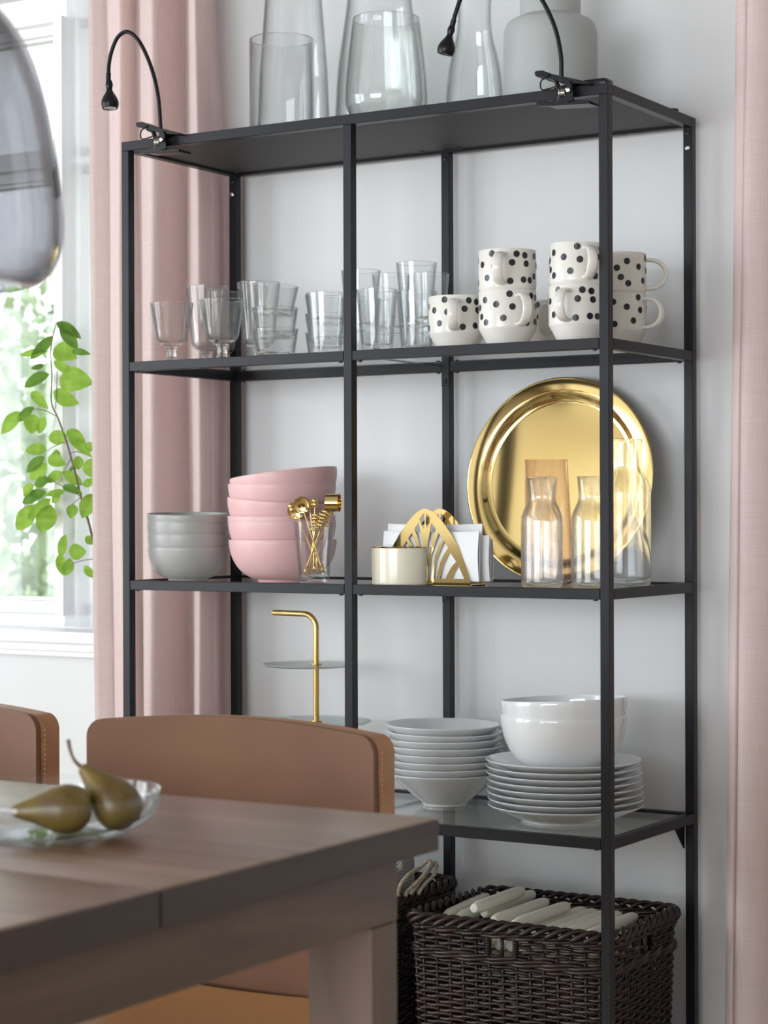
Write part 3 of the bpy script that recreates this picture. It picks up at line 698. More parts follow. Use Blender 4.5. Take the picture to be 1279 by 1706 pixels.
# ------------------------------------------------------------------ third glass shelf
x, y = XY(526.5, .18, 1100)
t = thing('cake_stand', 'three-tier serving stand with frosted glass discs and a bent brass handle', 'cake stand', (x, y, S3))
h = S3
pts = [(0, 0, 0.004), (0, 0, .15), (0, 0, .25), (0, 0, .318)]
for k in range(1, 9):
    a = k/8*PI/2; pts.append((-.026*(1-math.cos(a)), 0, .318+.026*math.sin(a)))
pts += [(-.05, 0, .3445), (-.096, 0, .3450)]
MB().tube(pts, .0054, 20).build('handle', M['brushed'], t, smooth=50)
def disc(z, R, off):
    MB().lathe(fillet([(0, -.0020), (R-.006, -.0020), (R, 0.001), (R, .0030), (R-.005, .0020), (0, .0010)], [0, .003, .001, .001, .003, 0]), 72, Matrix.Translation((off, 0, z))).build('glass_disc', M['frost'], t, smooth=50)
    MB().lathe([(.0054, .001), (.0105, .001), (.0110, .0022), (.0105, .0034), (.0054, .0034)], 28, Matrix.Translation((0, 0, z))).build('collar', M['brushed'], t, smooth=50)
M['frost'] = glassmat('frosted_serving_glass', (.90, .93, .92), clear=.25, rough=.25)
disc(.249, .088, -.014); disc(.143, .104, -.002); disc(.006, .118, 0)
def flare(t):
    prof = [(0, .004), (.034, .004), (.036, 0), (.0400, 0), (.0410, .005), (.045, .008), (.102, .055), (.1055, .0585), (.1062, .060), (.1050, .0610), (.1015, .0590), (.044, .0125), (.03, .0085), (0, .0075)]
    MB().lathe(fillet(prof, [0, .001, .001, .001, .002, .004, .003, .001, .0006, .001, .004, .006, .01, 0], 4), 72).build('bowl_body', M['porcelain'], t, smooth=60)
fg = 'white flared bowls stacked on the third glass shelf'
nmz = ['bottom', 'second from bottom', 'third from bottom', 'fourth from bottom', 'fifth from bottom', 'third from top', 'second from top', 'top']
for i in range(8):
    place('flare', 'flared_bowl', flare, 'bowl', 'white porcelain flared bowl, %s of the stack of eight' % nmz[i], [741, 743, 743.5, 743.5, 742, 740, 738, 737][i], .235, S3+.01245*i, tilt=(d2(random.uniform(-.4, .4)), d2(random.uniform(-.4, .4)+(.6 if i > 5 else 0))), group=fg, py=1270)
def plate(t):
    prof = [(0, .004), (.070, .004), (.072, 0), (.0765, 0), (.0775, .004), (.088, .0065), (.130, .0245), (.1345, .0272), (.1352, .0285), (.1340, .0292), (.129, .0272), (.088, .0115), (.080, .0080), (0, .0075)]
    MB().lathe(fillet(prof, [0, .001, .001, .001, .002, .006, .004, .0008, .0006, .001, .006, .006, .004, 0], 4), 80).build('plate_body', M['porcelain'], t, smooth=60)
pg = 'white dinner plates stacked on the third glass shelf'
for i in range(8):
    place('plate', 'dinner_plate', plate, 'plate', 'white dinner plate, %s of the stack of eight' % nmz[i], [942, 942, 941.5, 941, 940.5, 940, 938.5, 938.5][i], .178, S3+.0111*i, group=pg, py=1320)
zz = S3+.0111*7+.0079
wb = 'white serving bowls on the plate stack'
def sbowl(t):
    o = [(0, .003), (.047, .003), (.049, 0), (.052, 0), (.053, .003)]
    for k in range(1, 15):
        a = k/14; ang = a*PI/2; o.append((.053+(.1095-.053)*math.sin(ang)**.9, .003+.095*(.65*(1-math.cos(ang))+.35*a)))
    i = [(max(r-.004, .001), z+.003 if z < .06 else z) for r, z in reversed(o[5:-1])]
    prof = o[:-1]+[(.1095, .0965), (.1088, .098), (.1062, .098), (.1055, .0965)]+i+[(0, .008)]
    MB().lathe(prof, 80).build('bowl_body', M['porcelain'], t, smooth=60)
place('sbowl', 'serving_bowl', sbowl, 'bowl', 'deep white serving bowl resting on the plates, lower of two', 938.5, .175, zz, group=wb, py=1240)
place('sbowl', 'serving_bowl', None, 'bowl', 'deep white serving bowl nested in another on the plates, upper and tilted', 939, .175, zz+.0275, tilt=(d2(-1.0), d2(-2.8)), group=wb, py=1200)

# ------------------------------------------------------------------ vases on the top board
def vase(name, label, px, Y, prof, m, cat='vase', part='body', wall=.0022, floor=.006, py=50, segs=72, rad=.006):
    x, y = XY(px, Y, py); t = thing(name, label, cat, (x, y, ST)); rt, zt = prof[-1]
    o = fillet(prof, rad, 6); i = [(r-wall, z) for r, z in reversed(o) if z > floor+.004 and z < zt-.001] + [(radius_at(o, floor+.004)-wall, floor+.004)]
    full = o[:-1]+[(rt, zt-.001), (rt-wall*.5, zt), (rt-wall, zt-.001)]+i+[(i[-1][0]-.004, floor), (0, floor)]
    o_ = MB().lathe(full, segs).build(part, m, t, smooth=70)
    if m is not M['jar']: thickbase(o_, floor+.006)
    return t
vase('cylinder_vase', 'clear straight cylinder vase, front left on top of the shelving', 469, .15, [(0, 0), (.0603, 0), (.0603, .189)], M['glass'], wall=.003, rad=.004)
vase('tapered_vase', 'clear rounded vase narrowing to its rim, on top above the middle post', 643, .125, [(0, 0), (.052, 0), (.0745, .030), (.0735, .075), (.0670, .135), (.0610, .191)], M['greenglass'], wall=.0018, floor=.007, rad=.03)
vase('tall_vase', 'tall clear vase behind the cylinder vase, cut by the top edge', 489, .275, [(0, 0), (.069, 0), (.0700, .05), (.0655, .16), (.055, .30), (.05, .40)], M['glass'], wall=.0022)
vase('tall_vase', 'tall clear vase behind the rounded vase, cut by the top edge', 632, .270, [(0, 0), (.075, 0), (.0845, .04), (.080, .13), (.060, .27), (.055, .40)], M['glass'], wall=.0022, rad=.03)
vase('bottle_vase', 'clear wavy bottle vase between rounded vase and grey jar', 790, .255, [(0, 0), (.046, 0), (.0525, .02), (.0520, .075), (.0450, .125), (.0330, .170), (.0300, .205), (.0325, .26), (.034, .33)], M['glass'], rad=.02)
vase('ceramic_jar', 'large matte grey ceramic jar with a narrower neck on top at the right', 916.5, .200, [(0, 0), (.078, 0), (.0822, .008), (.0822, .145), (.0750, .163), (.0560, .170), (.0530, .172), (.0530, .30)], M['jar'], cat='jar', wall=.004, rad=.010)

# ------------------------------------------------------------------ clip lamps
def clip_lamp(label, path, head0, head1, cxp, tiltz=0):
    """path, head0, head1 in photo pixels on the plane of the front rail, cxp = pixel column of the clamp hinge"""
    base = PY(cxp, 853, 0); X = base.x
    t = thing('clip_lamp', label, 'lamp', (X, 0, ZT))
    def L(px, py, Y): p = PY(px, py, Y); return (p.x-X, p.y, p.z-ZT)
    n = len(path)
    pts = smooth_path([L(a, c, -.012-.018*math.sin(PI*.5*i/(n-1))) for i, (a, c) in enumerate(path)], 8)
    g = MB(); g.tube(pts, .0036, 12); gn = g.build('gooseneck', M['blackplastic'], t, smooth=180)
    rb = MB()   # fine ribs of the flexible neck
    dd = 0; last = pts[0]
    fine = smooth_path([L(a, c, -.012-.018*math.sin(PI*.5*i/(n-1))) for i, (a, c) in enumerate(path)], 40)
    for i in range(1, len(fine)-1):
        dd += (fine[i]-fine[i-1]).length
        if dd > .0026:
            dd = 0; tq = (fine[i+1]-fine[i-1]).normalized().to_track_quat('Z', 'Y').to_matrix().to_4x4()
            rb.lathe([(.0034, -.0006), (.0041, 0), (.0034, .0006)], 10, Matrix.Translation(fine[i]) @ tq)
    rb.build('rib', M['blackplastic'], gn, kind='stuff')
    for a, c, nm in ((pts[0], pts[4], 'lower_sleeve'), (pts[-5], pts[-1], 'upper_sleeve')):
        MB().tube([a, c], .0046, 14).build('sleeve', M['blackplastic'], t)
    a, c = Vector(L(*head0, -.030)), Vector(L(*head1, -.032)); ax = (c-a); Ln = ax.length; q = ax.to_track_quat('Z', 'Y').to_matrix().to_4x4()
    k = Ln/.056
    prof = [(0, 0), (.0050, 0), (.0066, .004), (.0074, .009), (.0062, .014), (.0056, .019), (.0085, .025), (.0135, .033), (.0168, .041), (.0172, .047), (.0160, .053), (.0148, .056), (.0135, .056), (.0125, .053), (0, .052)]
    hd = MB().lathe([(r*k, z*k) for r, z in prof], 32, Matrix.Translation(a) @ q).build('lamp_head', M['blackplastic'], t, smooth=50)
    MB().lathe([(.0115*k, .0535*k), (.0128*k, .0545*k), (.0115*k, .0555*k), (.009*k, .054*k), (.0115*k, .0535*k)], 24, Matrix.Translation(a) @ q).build('reflector_ring', M['screw'], hd)
    MB().lathe([(0, .0550*k), (.004*k, .0548*k), (.009*k, .0535*k), (0, .053*k)], 24, Matrix.Translation(a) @ q).build('lens', M['lens'], hd)
    # spring clamp gripping the front rail: side profiles measured in photo pixels about the hinge
    def prism(nm, poly, y0_, y1_):
        P_ = [((a)/765, (-b_-.12*a)/898) for a, b_ in poly]; n_ = len(P_); b = MB()
        b.add([(a, y0_, c) for a, c in P_]+[(a, y1_, c) for a, c in P_], [tuple(range(n_)), tuple(reversed(range(n_, 2*n_)))]+[(i_, n_+i_, n_+(i_+1) % n_, (i_+1) % n_) for i_ in range(n_)])
        o = b.build(nm, M['blackplastic'], t, smooth=40); bv = o.modifiers.new('bevel', 'BEVEL'); bv.width = .0007; bv.segments = 2; return o
    prism('upper_jaw', [(-38, -19), (-36, -22), (-27, -23), (-12, -17), (38, -5), (38, -2), (16, -3), (14, 2), (6, 2), (4, -5), (-10, -8), (-24, -13), (-36, -14)], -.017, .013)
    prism('lower_jaw', [(-36, 24), (-27, 22), (-13, 22), (-6, 12), (-4, 0), (2, 0), (6, 14), (8, 20), (38, 22), (38, 26), (-12, 29), (-34, 29)], -.0165, -.0065)
    prism('lower_pad', [(-22, 24), (38, 22), (38, 26), (-22, 29)], -.0065, .020)
    prism('hinge_cheek', [(6, -6), (13, -7), (16, 0), (18, 22), (8, 24), (5, 4)], -.021, -.0172)
    arm = MB(); arm.tube([(-.026, -.012, .016), (-.012, -.0135, .010), (-.004, -.014, -.008), (-.008, -.013, -.024)], .0040, 8); arm.build('hinge_arm', M['blackplastic'], t)
    sp = MB(); sp.tube([(-.003+.013*k2/48, -.0195+.0045*math.cos(2*PI*k2/9), -.012+.0055*math.sin(2*PI*k2/9)) for k2 in range(49)], .0008, 6); sp.build('spring', M['brasswire'], t)
    MB().lathe([(0, 0), (.0042, 0), (.0035, .003), (0, .004)], 16, Matrix.Translation((.016, -.0235, -.010)) @ Euler((PI/2, 0, 0)).to_matrix().to_4x4()).build('rivet', M['screw'], t)
    cb = MB(); cb.tube(smooth_path([(-.020, -.018, .020), (-.036, -.018, .012), (-.036, -.018, -.002), (-.022, -.019, -.003), (-.008, -.018, .000)], 6), .0014, 8); cb.build('power_cord', M['blackplastic'], t)
    return t
M['lens'] = mat('led_lens', (.9, .92, 1), .05, 0); M['brasswire'] = mat('spring_wire', (.75, .70, .62), .25, 1)
clip_lamp('black gooseneck clip lamp at the left corner of the shelving top',
          [(268, 218), (267, 206), (264, 165), (256, 126), (243, 90), (228, 64), (212, 53), (197, 61), (187, 82), (181.5, 107), (180.5, 134)], (181.5, 134), (183.5, 181), 273)
clip_lamp('black gooseneck clip lamp at the right end, head hanging left of the grey jar',
          [(935, 136), (935, 124), (934, 92), (926, 52), (911, 15), (893, -14), (870, -40), (842, -56), (812, -54), (788, -36), (770, -8), (760, 18), (753, 44)], (753, 43), (741, 91), 945)
x, y = PY(1008, 133, .02).x, .02
t = MB(); t.bbox((-.020, -.012, 0), (.022, .020, .012), .004); t.tube(smooth_path([(-.018, .004, .006), (-.035, .006, .004), (-.055, .012, .012), (-.085, .004, .004)], 5), .002, 8)
o = t.build('cord_switch', M['blackplastic']); o.location = (.968, .024, ZT); tag(o, 'black inline cord switch lying on the top at the right front corner', 'switch')
t = MB(); t.tube([(.018*math.cos(2*PI*k/24), .012*math.sin(2*PI*k/24), .004) for k in range(24)], .003, 8, closed=True); t.tube([(.016*math.cos(2*PI*k/24), .012*math.sin(2*PI*k/24), .0092) for k in range(24)], .003, 8, closed=True)
o = t.build('cord_coil', M['blackplastic']); o.location = (.966, .318, ZT); tag(o, 'small coil of black lamp cord at the back right corner of the top', 'cord')

# ------------------------------------------------------------------ wicker baskets
def rrect(x0, x1, y0, y1, r, n):
    """n points evenly along a rounded rectangle, with outward normals"""
    L1, L2 = (x1-x0-2*r), (y1-y0-2*r); A = PI*r/2; tot = 2*(L1+L2)+4*A; out = []
    for k in range(n):
        s = tot*k/n
        for seg in range(4):
            Ls = L1 if seg % 2 == 0 else L2
            if s < Ls:
                q = s
                p = [(x0+r+q, y0), (x1, y0+r+q), (x1-r-q, y1), (x0, y1-r-q)][seg]; nn = [(0, -1), (1, 0), (0, 1), (-1, 0)][seg]; break
            s -= Ls
            if s < A:
                an = s/r; c = [(x1-r, y0+r), (x1-r, y1-r), (x0+r, y1-r), (x0+r, y0+r)][seg]; st = [-PI/2, 0, PI/2, PI][seg]
                nn = (math.cos(st+an), math.sin(st+an)); p = (c[0]+r*nn[0], c[1]+r*nn[1]); break
            s -= A
        out.append((Vector((p[0], p[1], 0)), Vector((nn[0], nn[1], 0))))
    return out, tot
def basket(label, x0, x1, y0, y1, z0, z1, ns, holes, parent_name='wicker_basket'):
    t = thing(parent_name, label, 'basket', ((x0+x1)/2, (y0+y1)/2, z0)); ox, oy = t.location.x, t.location.y
    sub = 4; ring, tot = rrect(x0-ox, x1-ox, y0-oy, y1-oy, .030, ns*sub); pitch = .0072; b = MB(); K = 5
    rows = int((z1-z0-.012)/pitch); H = z1-z0
    def hole(p, z):
        for hx, hy, hw, za, zb in holes:
            if za < z < zb and ((hx is not None and abs(p.x-hx) < hw and p.y < 0) or (hx is not None and abs(p.x-hx) < hw and p.y > 0) or (hy is not None and abs(p.y-hy) < hw)): return True
        return False
    for r in range(rows):
        z = .004+pitch*r; ph = r % 2; pts = []; N = len(ring)
        for k, (p, n) in enumerate(ring):
            off = .0030*math.cos(PI*(k/sub+ph)); zo = .0016*math.sin(PI*(k/sub+ph)+.6)+.0006*noise.noise(Vector((k*.3, r*2.1, 0)))
            taper = -.010*(1-z/H)
            pts.append(p+n*(off+taper)+Vector((0, 0, z+zo)))
        base = len(b.v)
        for k in range(N):
            p, n = ring[k]
            for q in range(K):
                an = 2*PI*q/K; v = pts[k]+n*(.0031*math.cos(an))+Vector((0, 0, .0034*math.sin(an))); b.v.append(tuple(v))
        for k in range(N):
            k2 = (k+1) % N
            if hole(ring[k][0], z) or hole(ring[k2][0], z): continue
            for q in range(K): b.f.append((base+k*K+q, base+k*K+(q+1) % K, base+k2*K+(q+1) % K, base+k2*K+q))
    b.build('weave', M['wicker'], t, smooth=180, kind='stuff', recalc=True)
    s = MB()
    for k in range(ns):
        p, n = ring[k*sub]
        s.tube([p-n*.010+Vector((0, 0, .002)), p+Vector((0, 0, H-.006))], .0024, 5)
    s.build('stakes', M['wicker'], t, smooth=180, kind='stuff')
    for zz, rr in ((H-.014, .0038), (H-.020, .0036), (H-.058, .0036), (H-.064, .0034), (.006, .004)):
        g = MB()
        for sh in (0, 1):
            pts = []
            for k, (p, n) in enumerate(ring):
                a = PI*k/sub*.5+sh*PI; pts.append(p+n*(.0035*math.cos(a)+.001)+Vector((0, 0, zz+.0028*math.sin(a))))
            g.tube(pts, rr, 5, closed=True)
        g.build('twined_band', M['wicker'], t, smooth=180)
    g = MB(); nb = int(tot/.0235); rr, _ = rrect(x0-ox, x1-ox, y0-oy, y1-oy, .030, nb*6)
    for k in range(nb):       # braided border: every strand climbs over the rim
        pts = []
        for j, (s_, o_, z_) in enumerate(((0, .007, -.010), (3, .010, -.004), (6, .008, .003), (9, .001, .0065), (12, -.005, .003), (14, -.007, -.003))):
            p, n = rr[(k*6+s_) % len(rr)]; pts.append(p+n*o_+Vector((0, 0, H-.004+z_+.0015*noise.noise(Vector((k, s_, 2))))))
        g.tube(smooth_path(pts, 2), .0042, 6)
    g.build('braided_rim', M['wicker'], t, smooth=180)
    MB().box((x0-ox+.012, y0-oy+.012, .001), (x1-ox-.012, y1-oy-.012, .008)).build('basket_floor', M['wicker'], t)
    for hx, hy, hw, za, zb in holes:   # wrapped posts at the handle hole
        if hx is not None:
            for sx in (-1, 1):
                s = MB()
                for k in range(8): s.tube([(hx+sx*hw+.004*math.cos(2*PI*q/8), y0-oy+.004*math.sin(2*PI*q/8), za+(zb-za)*(k+.5)/8) for q in range(8)], .0024, 5, closed=True)
                s.build('wrapped_post', M['wicker'], t, smooth=180)
            MB().tube([(hx, y0-oy, za-.002), (hx, y0-oy, zb+.002)], .0034, 8).build('handle_stake', M['wicker'], t, smooth=180)
        else:
            MB().tube([(x1-ox, hy, za-.002), (x1-ox, hy, zb+.002)], .003, 8).build('handle_stake', M['wicker'], t, smooth=180)
    return t
HB = .368-S4
basket('dark brown wicker basket full of candles on the bottom shelf at the right', .612, .990, .012, .298, S4, .368, 50, [(-.006, None, .026, HB-.056, HB-.022), (None, .0, .026, HB-.056, HB-.022)])
basket('dark brown wicker basket holding a folded textile, half hidden behind the dining table', .150, .530, .040, .325, S4, .372, 50, [(None, .0, .030, HB-.056, HB-.022)])

# candles
cg = 'ivory candles in the wicker basket'
def candle_make(t):
    Lc, r = .180, .0108
    prof = fillet([(0, 0), (.006, 0), (.0080, .0015), (.0095, .010), (r, .016), (r, Lc-.022), (.0085, Lc-.006), (.004, Lc), (0, Lc+.001)], [0, .001, .002, .004, .003, .008, .006, .003, 0])
    MB().lathe(prof, 22).build('wax_body', M['candle'], t, smooth=60)
    MB().tube(smooth_path([(0, 0, Lc), (.001, 0, Lc+.006), (.004, .001, Lc+.011), (.003, .002, Lc+.015)], 3), .0011, 6).build('wick', M['wick'], t, smooth=180)
def candle(label, a, b_):
    a, b_ = Vector(a), Vector(b_); ax = (b_-a).normalized(); e = ax.to_track_quat('Z', 'Y').to_euler()
    if 'candle' in GROUPS: return dup(GROUPS['candle'], a, e, label, cg)
    t = thing('candle', label, 'candle', a, e, cg); candle_make(t); GROUPS['candle'] = t; return t
def cand(label, px, py, z, dx, dz=0): p = PZ(px, py, z); return candle(label, p, p+Vector((dx, .18, dz)))
cand('ivory candle lying topmost on the pile, its blunt end nearest', 789, 1514, .3800, .000, .003)
cand('ivory candle just right of and below the topmost one', 806, 1522, .3600, .004, .006)
cand('ivory candle with a long wick, third from the left on the pile', 822, 1534, .3620, .010, .004)
cand('ivory candle lying fourth from the left on the pile', 856, 1541, .3640, .012, .004)
cand('ivory candle partly under the fourth one, near the middle of the basket', 888, 1549, .3460, .008, .004)
cand('ivory candle right of the middle, low in the pile', 905, 1552, .3460, .010, .004)
cand('ivory candle low in the pile, third from the right front post', 922, 1555, .3460, .012, .004)
cand('ivory candle low in the pile, second from the right front post', 944, 1556, .3460, .014, .004)
cand('ivory candle mostly hidden behind the right front post', 978, 1560, .3450, .006, .004)
cand('ivory candle at the left end of the pile, deepest against the wicker', 742, 1527, .3480, -.014, .006)
cand('ivory candle at the left of the pile showing only its shoulder', 764, 1529, .3480, -.004, .004)
k = 0
pos = ['left', 'centre left', 'centre', 'centre right', 'right']
for row, z in enumerate((.325, .302, .279)):
    for i in range(5 if row < 2 else 4):
        X = .700+.0235*i*1.0+.008*(row % 2) + (.0 if i < 9 else 0)
        candle('ivory candle seen through the front handle hole, %s row, %s' % (('upper', 'middle', 'lower')[row], pos[i]), (X+.05, .036, z), (X+.055, .216, z)); k += 1
candle('ivory candle seen through the side handle hole, upper', (.900, .052, .328), (.938, .228, .328)); candle('ivory candle seen through the side handle hole, lower', (.905, .050, .305), (.943, .226, .305))
candle('ivory candle seen through the side handle hole, lowest', (.907, .052, .282), (.940, .229, .282))

# folded herringbone textile with rope handles in the left basket
def herr(m):
    v = coords(m, (1, 1, 1)); sp = nd(m, 'ShaderNodeSeparateXYZ'); lk(m, v, sp.inputs[0])
    def math_(op, a, b=None, c=None):
        n = nd(m, 'ShaderNodeMath'); n.operation = op
        for i, q in enumerate((a, b)):
            if q is None: continue
            if isinstance(q, (int, float)): n.inputs[i].default_value = q
            else: lk(m, q, n.inputs[i])
        return n.outputs[0]
    zz = math_('PINGPONG', math_('ADD', sp.outputs[0], sp.outputs[1]), .012); s = math_('ADD', math_('MULTIPLY', sp.outputs[2], 1.0), zz)
    f = math_('GREATER_THAN', math_('PINGPONG', s, .0035), .00175)
    mx = nd(m, 'ShaderNodeMix'); mx.data_type = 'RGBA'; mx.inputs[6].default_value = (.16, .15, .14, 1); mx.inputs[7].default_value = (.62, .60, .55, 1)
    lk(m, f, mx.inputs[0]); lk(m, mx.outputs[2], B(m).inputs['Base Color'])
M['herring'] = mat('herringbone_textile', (.5, .5, .5), .9); herr(M['herring'])
t = thing('textile_bag', 'folded grey and white herringbone bag with jute rope handles in the left basket', 'bag', (.40, .19, S4+.012))
b = MB(); b.bbox((-.13, -.085, 0), (.100, -.045, .262), .012); b.bbox((-.125, -.045, 0), (.098, .00, .278), .012); b.bbox((-.12, 0.0, 0), (.094, .05, .296), .012); b.build('cloth_body', M['herring'], t)
def rp(px, py, Y): p = PY(px, py, Y); return (p.x-.40, p.y-.19, p.z-S4-.012)
for q in ([(662, 1494, .10), (668, 1472, .11), (682, 1456, .13), (698, 1446, .16), (707, 1438, .17), (713, 1434, .175), (717, 1440, .17), (710, 1452, .15), (700, 1464, .14), (680, 1484, .12), (676, 1492, .11)],
          [(684, 1490, .13), (696, 1474, .14), (708, 1460, .16), (716, 1448, .18), (722, 1438, .185), (727, 1442, .18), (724, 1456, .17), (712, 1468, .15), (702, 1480, .14), (697, 1490, .13)]):
    pp = smooth_path([rp(*z) for z in q], 8); b = MB(); b.tube(pp, .0036, 8, cap=True)
    tw = []
    for i, p in enumerate(pp): a = i*.9; tw.append(p+Vector((math.cos(a)*.002, math.sin(a)*.002, math.sin(a+1)*.002)))
    b.tube(tw, .0030, 6); b.build('rope_handle', M['rope'], t, smooth=180)

# ------------------------------------------------------------------ dining table
TX, TY1, TY0, TZ = 1.396, -1.238, -2.14, .75
t = thing('dining_table', 'dark walnut dining table with a seam across its top, out of focus in front', 'table', (TX-.9, (TY0+TY1)/2, 0)); ox, oy = t.location.x, t.location.y
def tb(nm, a, c, m, r=.003, **k):
    return MB().bbox((a[0]-ox, a[1]-oy, a[2]), (c[0]-ox, c[1]-oy, c[2]), r).build(nm, m, t, **k)
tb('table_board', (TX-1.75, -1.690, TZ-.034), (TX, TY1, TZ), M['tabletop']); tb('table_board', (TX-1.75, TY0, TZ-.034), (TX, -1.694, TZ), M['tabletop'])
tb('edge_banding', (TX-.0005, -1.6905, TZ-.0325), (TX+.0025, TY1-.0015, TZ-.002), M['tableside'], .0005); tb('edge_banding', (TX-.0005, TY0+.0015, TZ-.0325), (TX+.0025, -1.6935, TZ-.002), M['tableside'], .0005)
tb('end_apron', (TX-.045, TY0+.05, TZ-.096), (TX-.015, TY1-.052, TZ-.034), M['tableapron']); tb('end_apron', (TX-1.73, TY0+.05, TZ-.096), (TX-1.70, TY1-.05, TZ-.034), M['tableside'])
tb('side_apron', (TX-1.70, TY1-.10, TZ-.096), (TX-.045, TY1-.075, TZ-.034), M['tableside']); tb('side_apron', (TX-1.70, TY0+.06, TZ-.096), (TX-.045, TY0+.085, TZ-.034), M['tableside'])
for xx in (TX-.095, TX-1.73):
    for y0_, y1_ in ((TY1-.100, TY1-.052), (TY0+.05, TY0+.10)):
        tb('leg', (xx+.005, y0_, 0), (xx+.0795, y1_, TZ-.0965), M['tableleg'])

# pears on a glass dish
cxy = PZ(72, 1398, TZ)
t = thing('glass_dish', 'shallow clear glass dish holding pears on the dining table', 'dish', (cxy.x, cxy.y, TZ))
prof = fillet([(0, .001), (.055, 0), (.085, .008), (.108, .024), (.1110, .045)], [0, .006, .02, .01, 0])
inn = fillet([(.1080, .045), (.1045, .025), (.082, .013), (.053, .006), (0, .006)], [0, .01, .02, .006, 0])
MB().lathe(prof+[(.1100, .0465), (.1085, .046)]+inn, 72).build('dish_body', M['glass'], t, smooth=70)
def pear(label, loc, axis, s=1.0, stem=None):
    t = thing('pear', label, 'pear', loc, group='pears in the glass dish'); ax = Vector(axis).normalized()
    t.rotation_euler = ax.to_track_quat('Z', 'Y').to_euler()
    prof = [(0, -.036), (.008, -.0385), (.020, -.034), (.030, -.022), (.0335, -.006), (.031, .010), (.024, .026), (.0165, .042), (.011, .056), (.007, .065), (0, .068)]
    b = MB(); P_ = smooth_path([(a, c, 0) for a, c in prof], 4); b.lathe([(max(p.x, 0)*s, p.y*s) for p in P_], 36)
    for i, v in enumerate(b.v):
        v = Vector(v); kk = 1+.05*noise.noise(v*30); bend = max(0, v.z)**2*1.2; b.v[i] = (v.x*kk+bend, v.y*kk, v.z)
    b.build('fruit_body', M['pear'], t, smooth=180)
    MB().tube(smooth_path([(.0045, 0, .064*s), (.006, 0, .078*s), (.002, .002, .092*s), (-.008, .004, .106*s)], 5), lambda u: .0016+.0012*abs(u-.5), 8).build('stem', M['stem'], t, smooth=180)
def pz(px, py, z): p = PZ(px, py, z); return p
c1 = CAM+ray(95, 1350)*( (CAM-cxy).length/ray(95, 1350).length )
Lp = lambda dx, dy, z: (cxy.x+dx, cxy.y+dy, TZ+z)
RTx = Vector((math.cos(YAW), math.sin(YAW), 0)); FWx = Vector((-math.sin(YAW), math.cos(YAW), 0))
def inb(r, f, z): v = RTx*r+FWx*f; return (cxy.x+v.x, cxy.y+v.y, TZ+z)
pear('brown and green pear lying on its side, stem to the left, in the glass dish', inb(.020, -.012, .0300), -RTx*.98-FWx*.1+Vector((0, 0, -.02)), .70)
pear('yellow-green pear leaning with its stem pointing up, at the right of the dish', inb(.066, .012, .0330), -RTx*.62+FWx*.1+Vector((0, 0, .66)), .70)

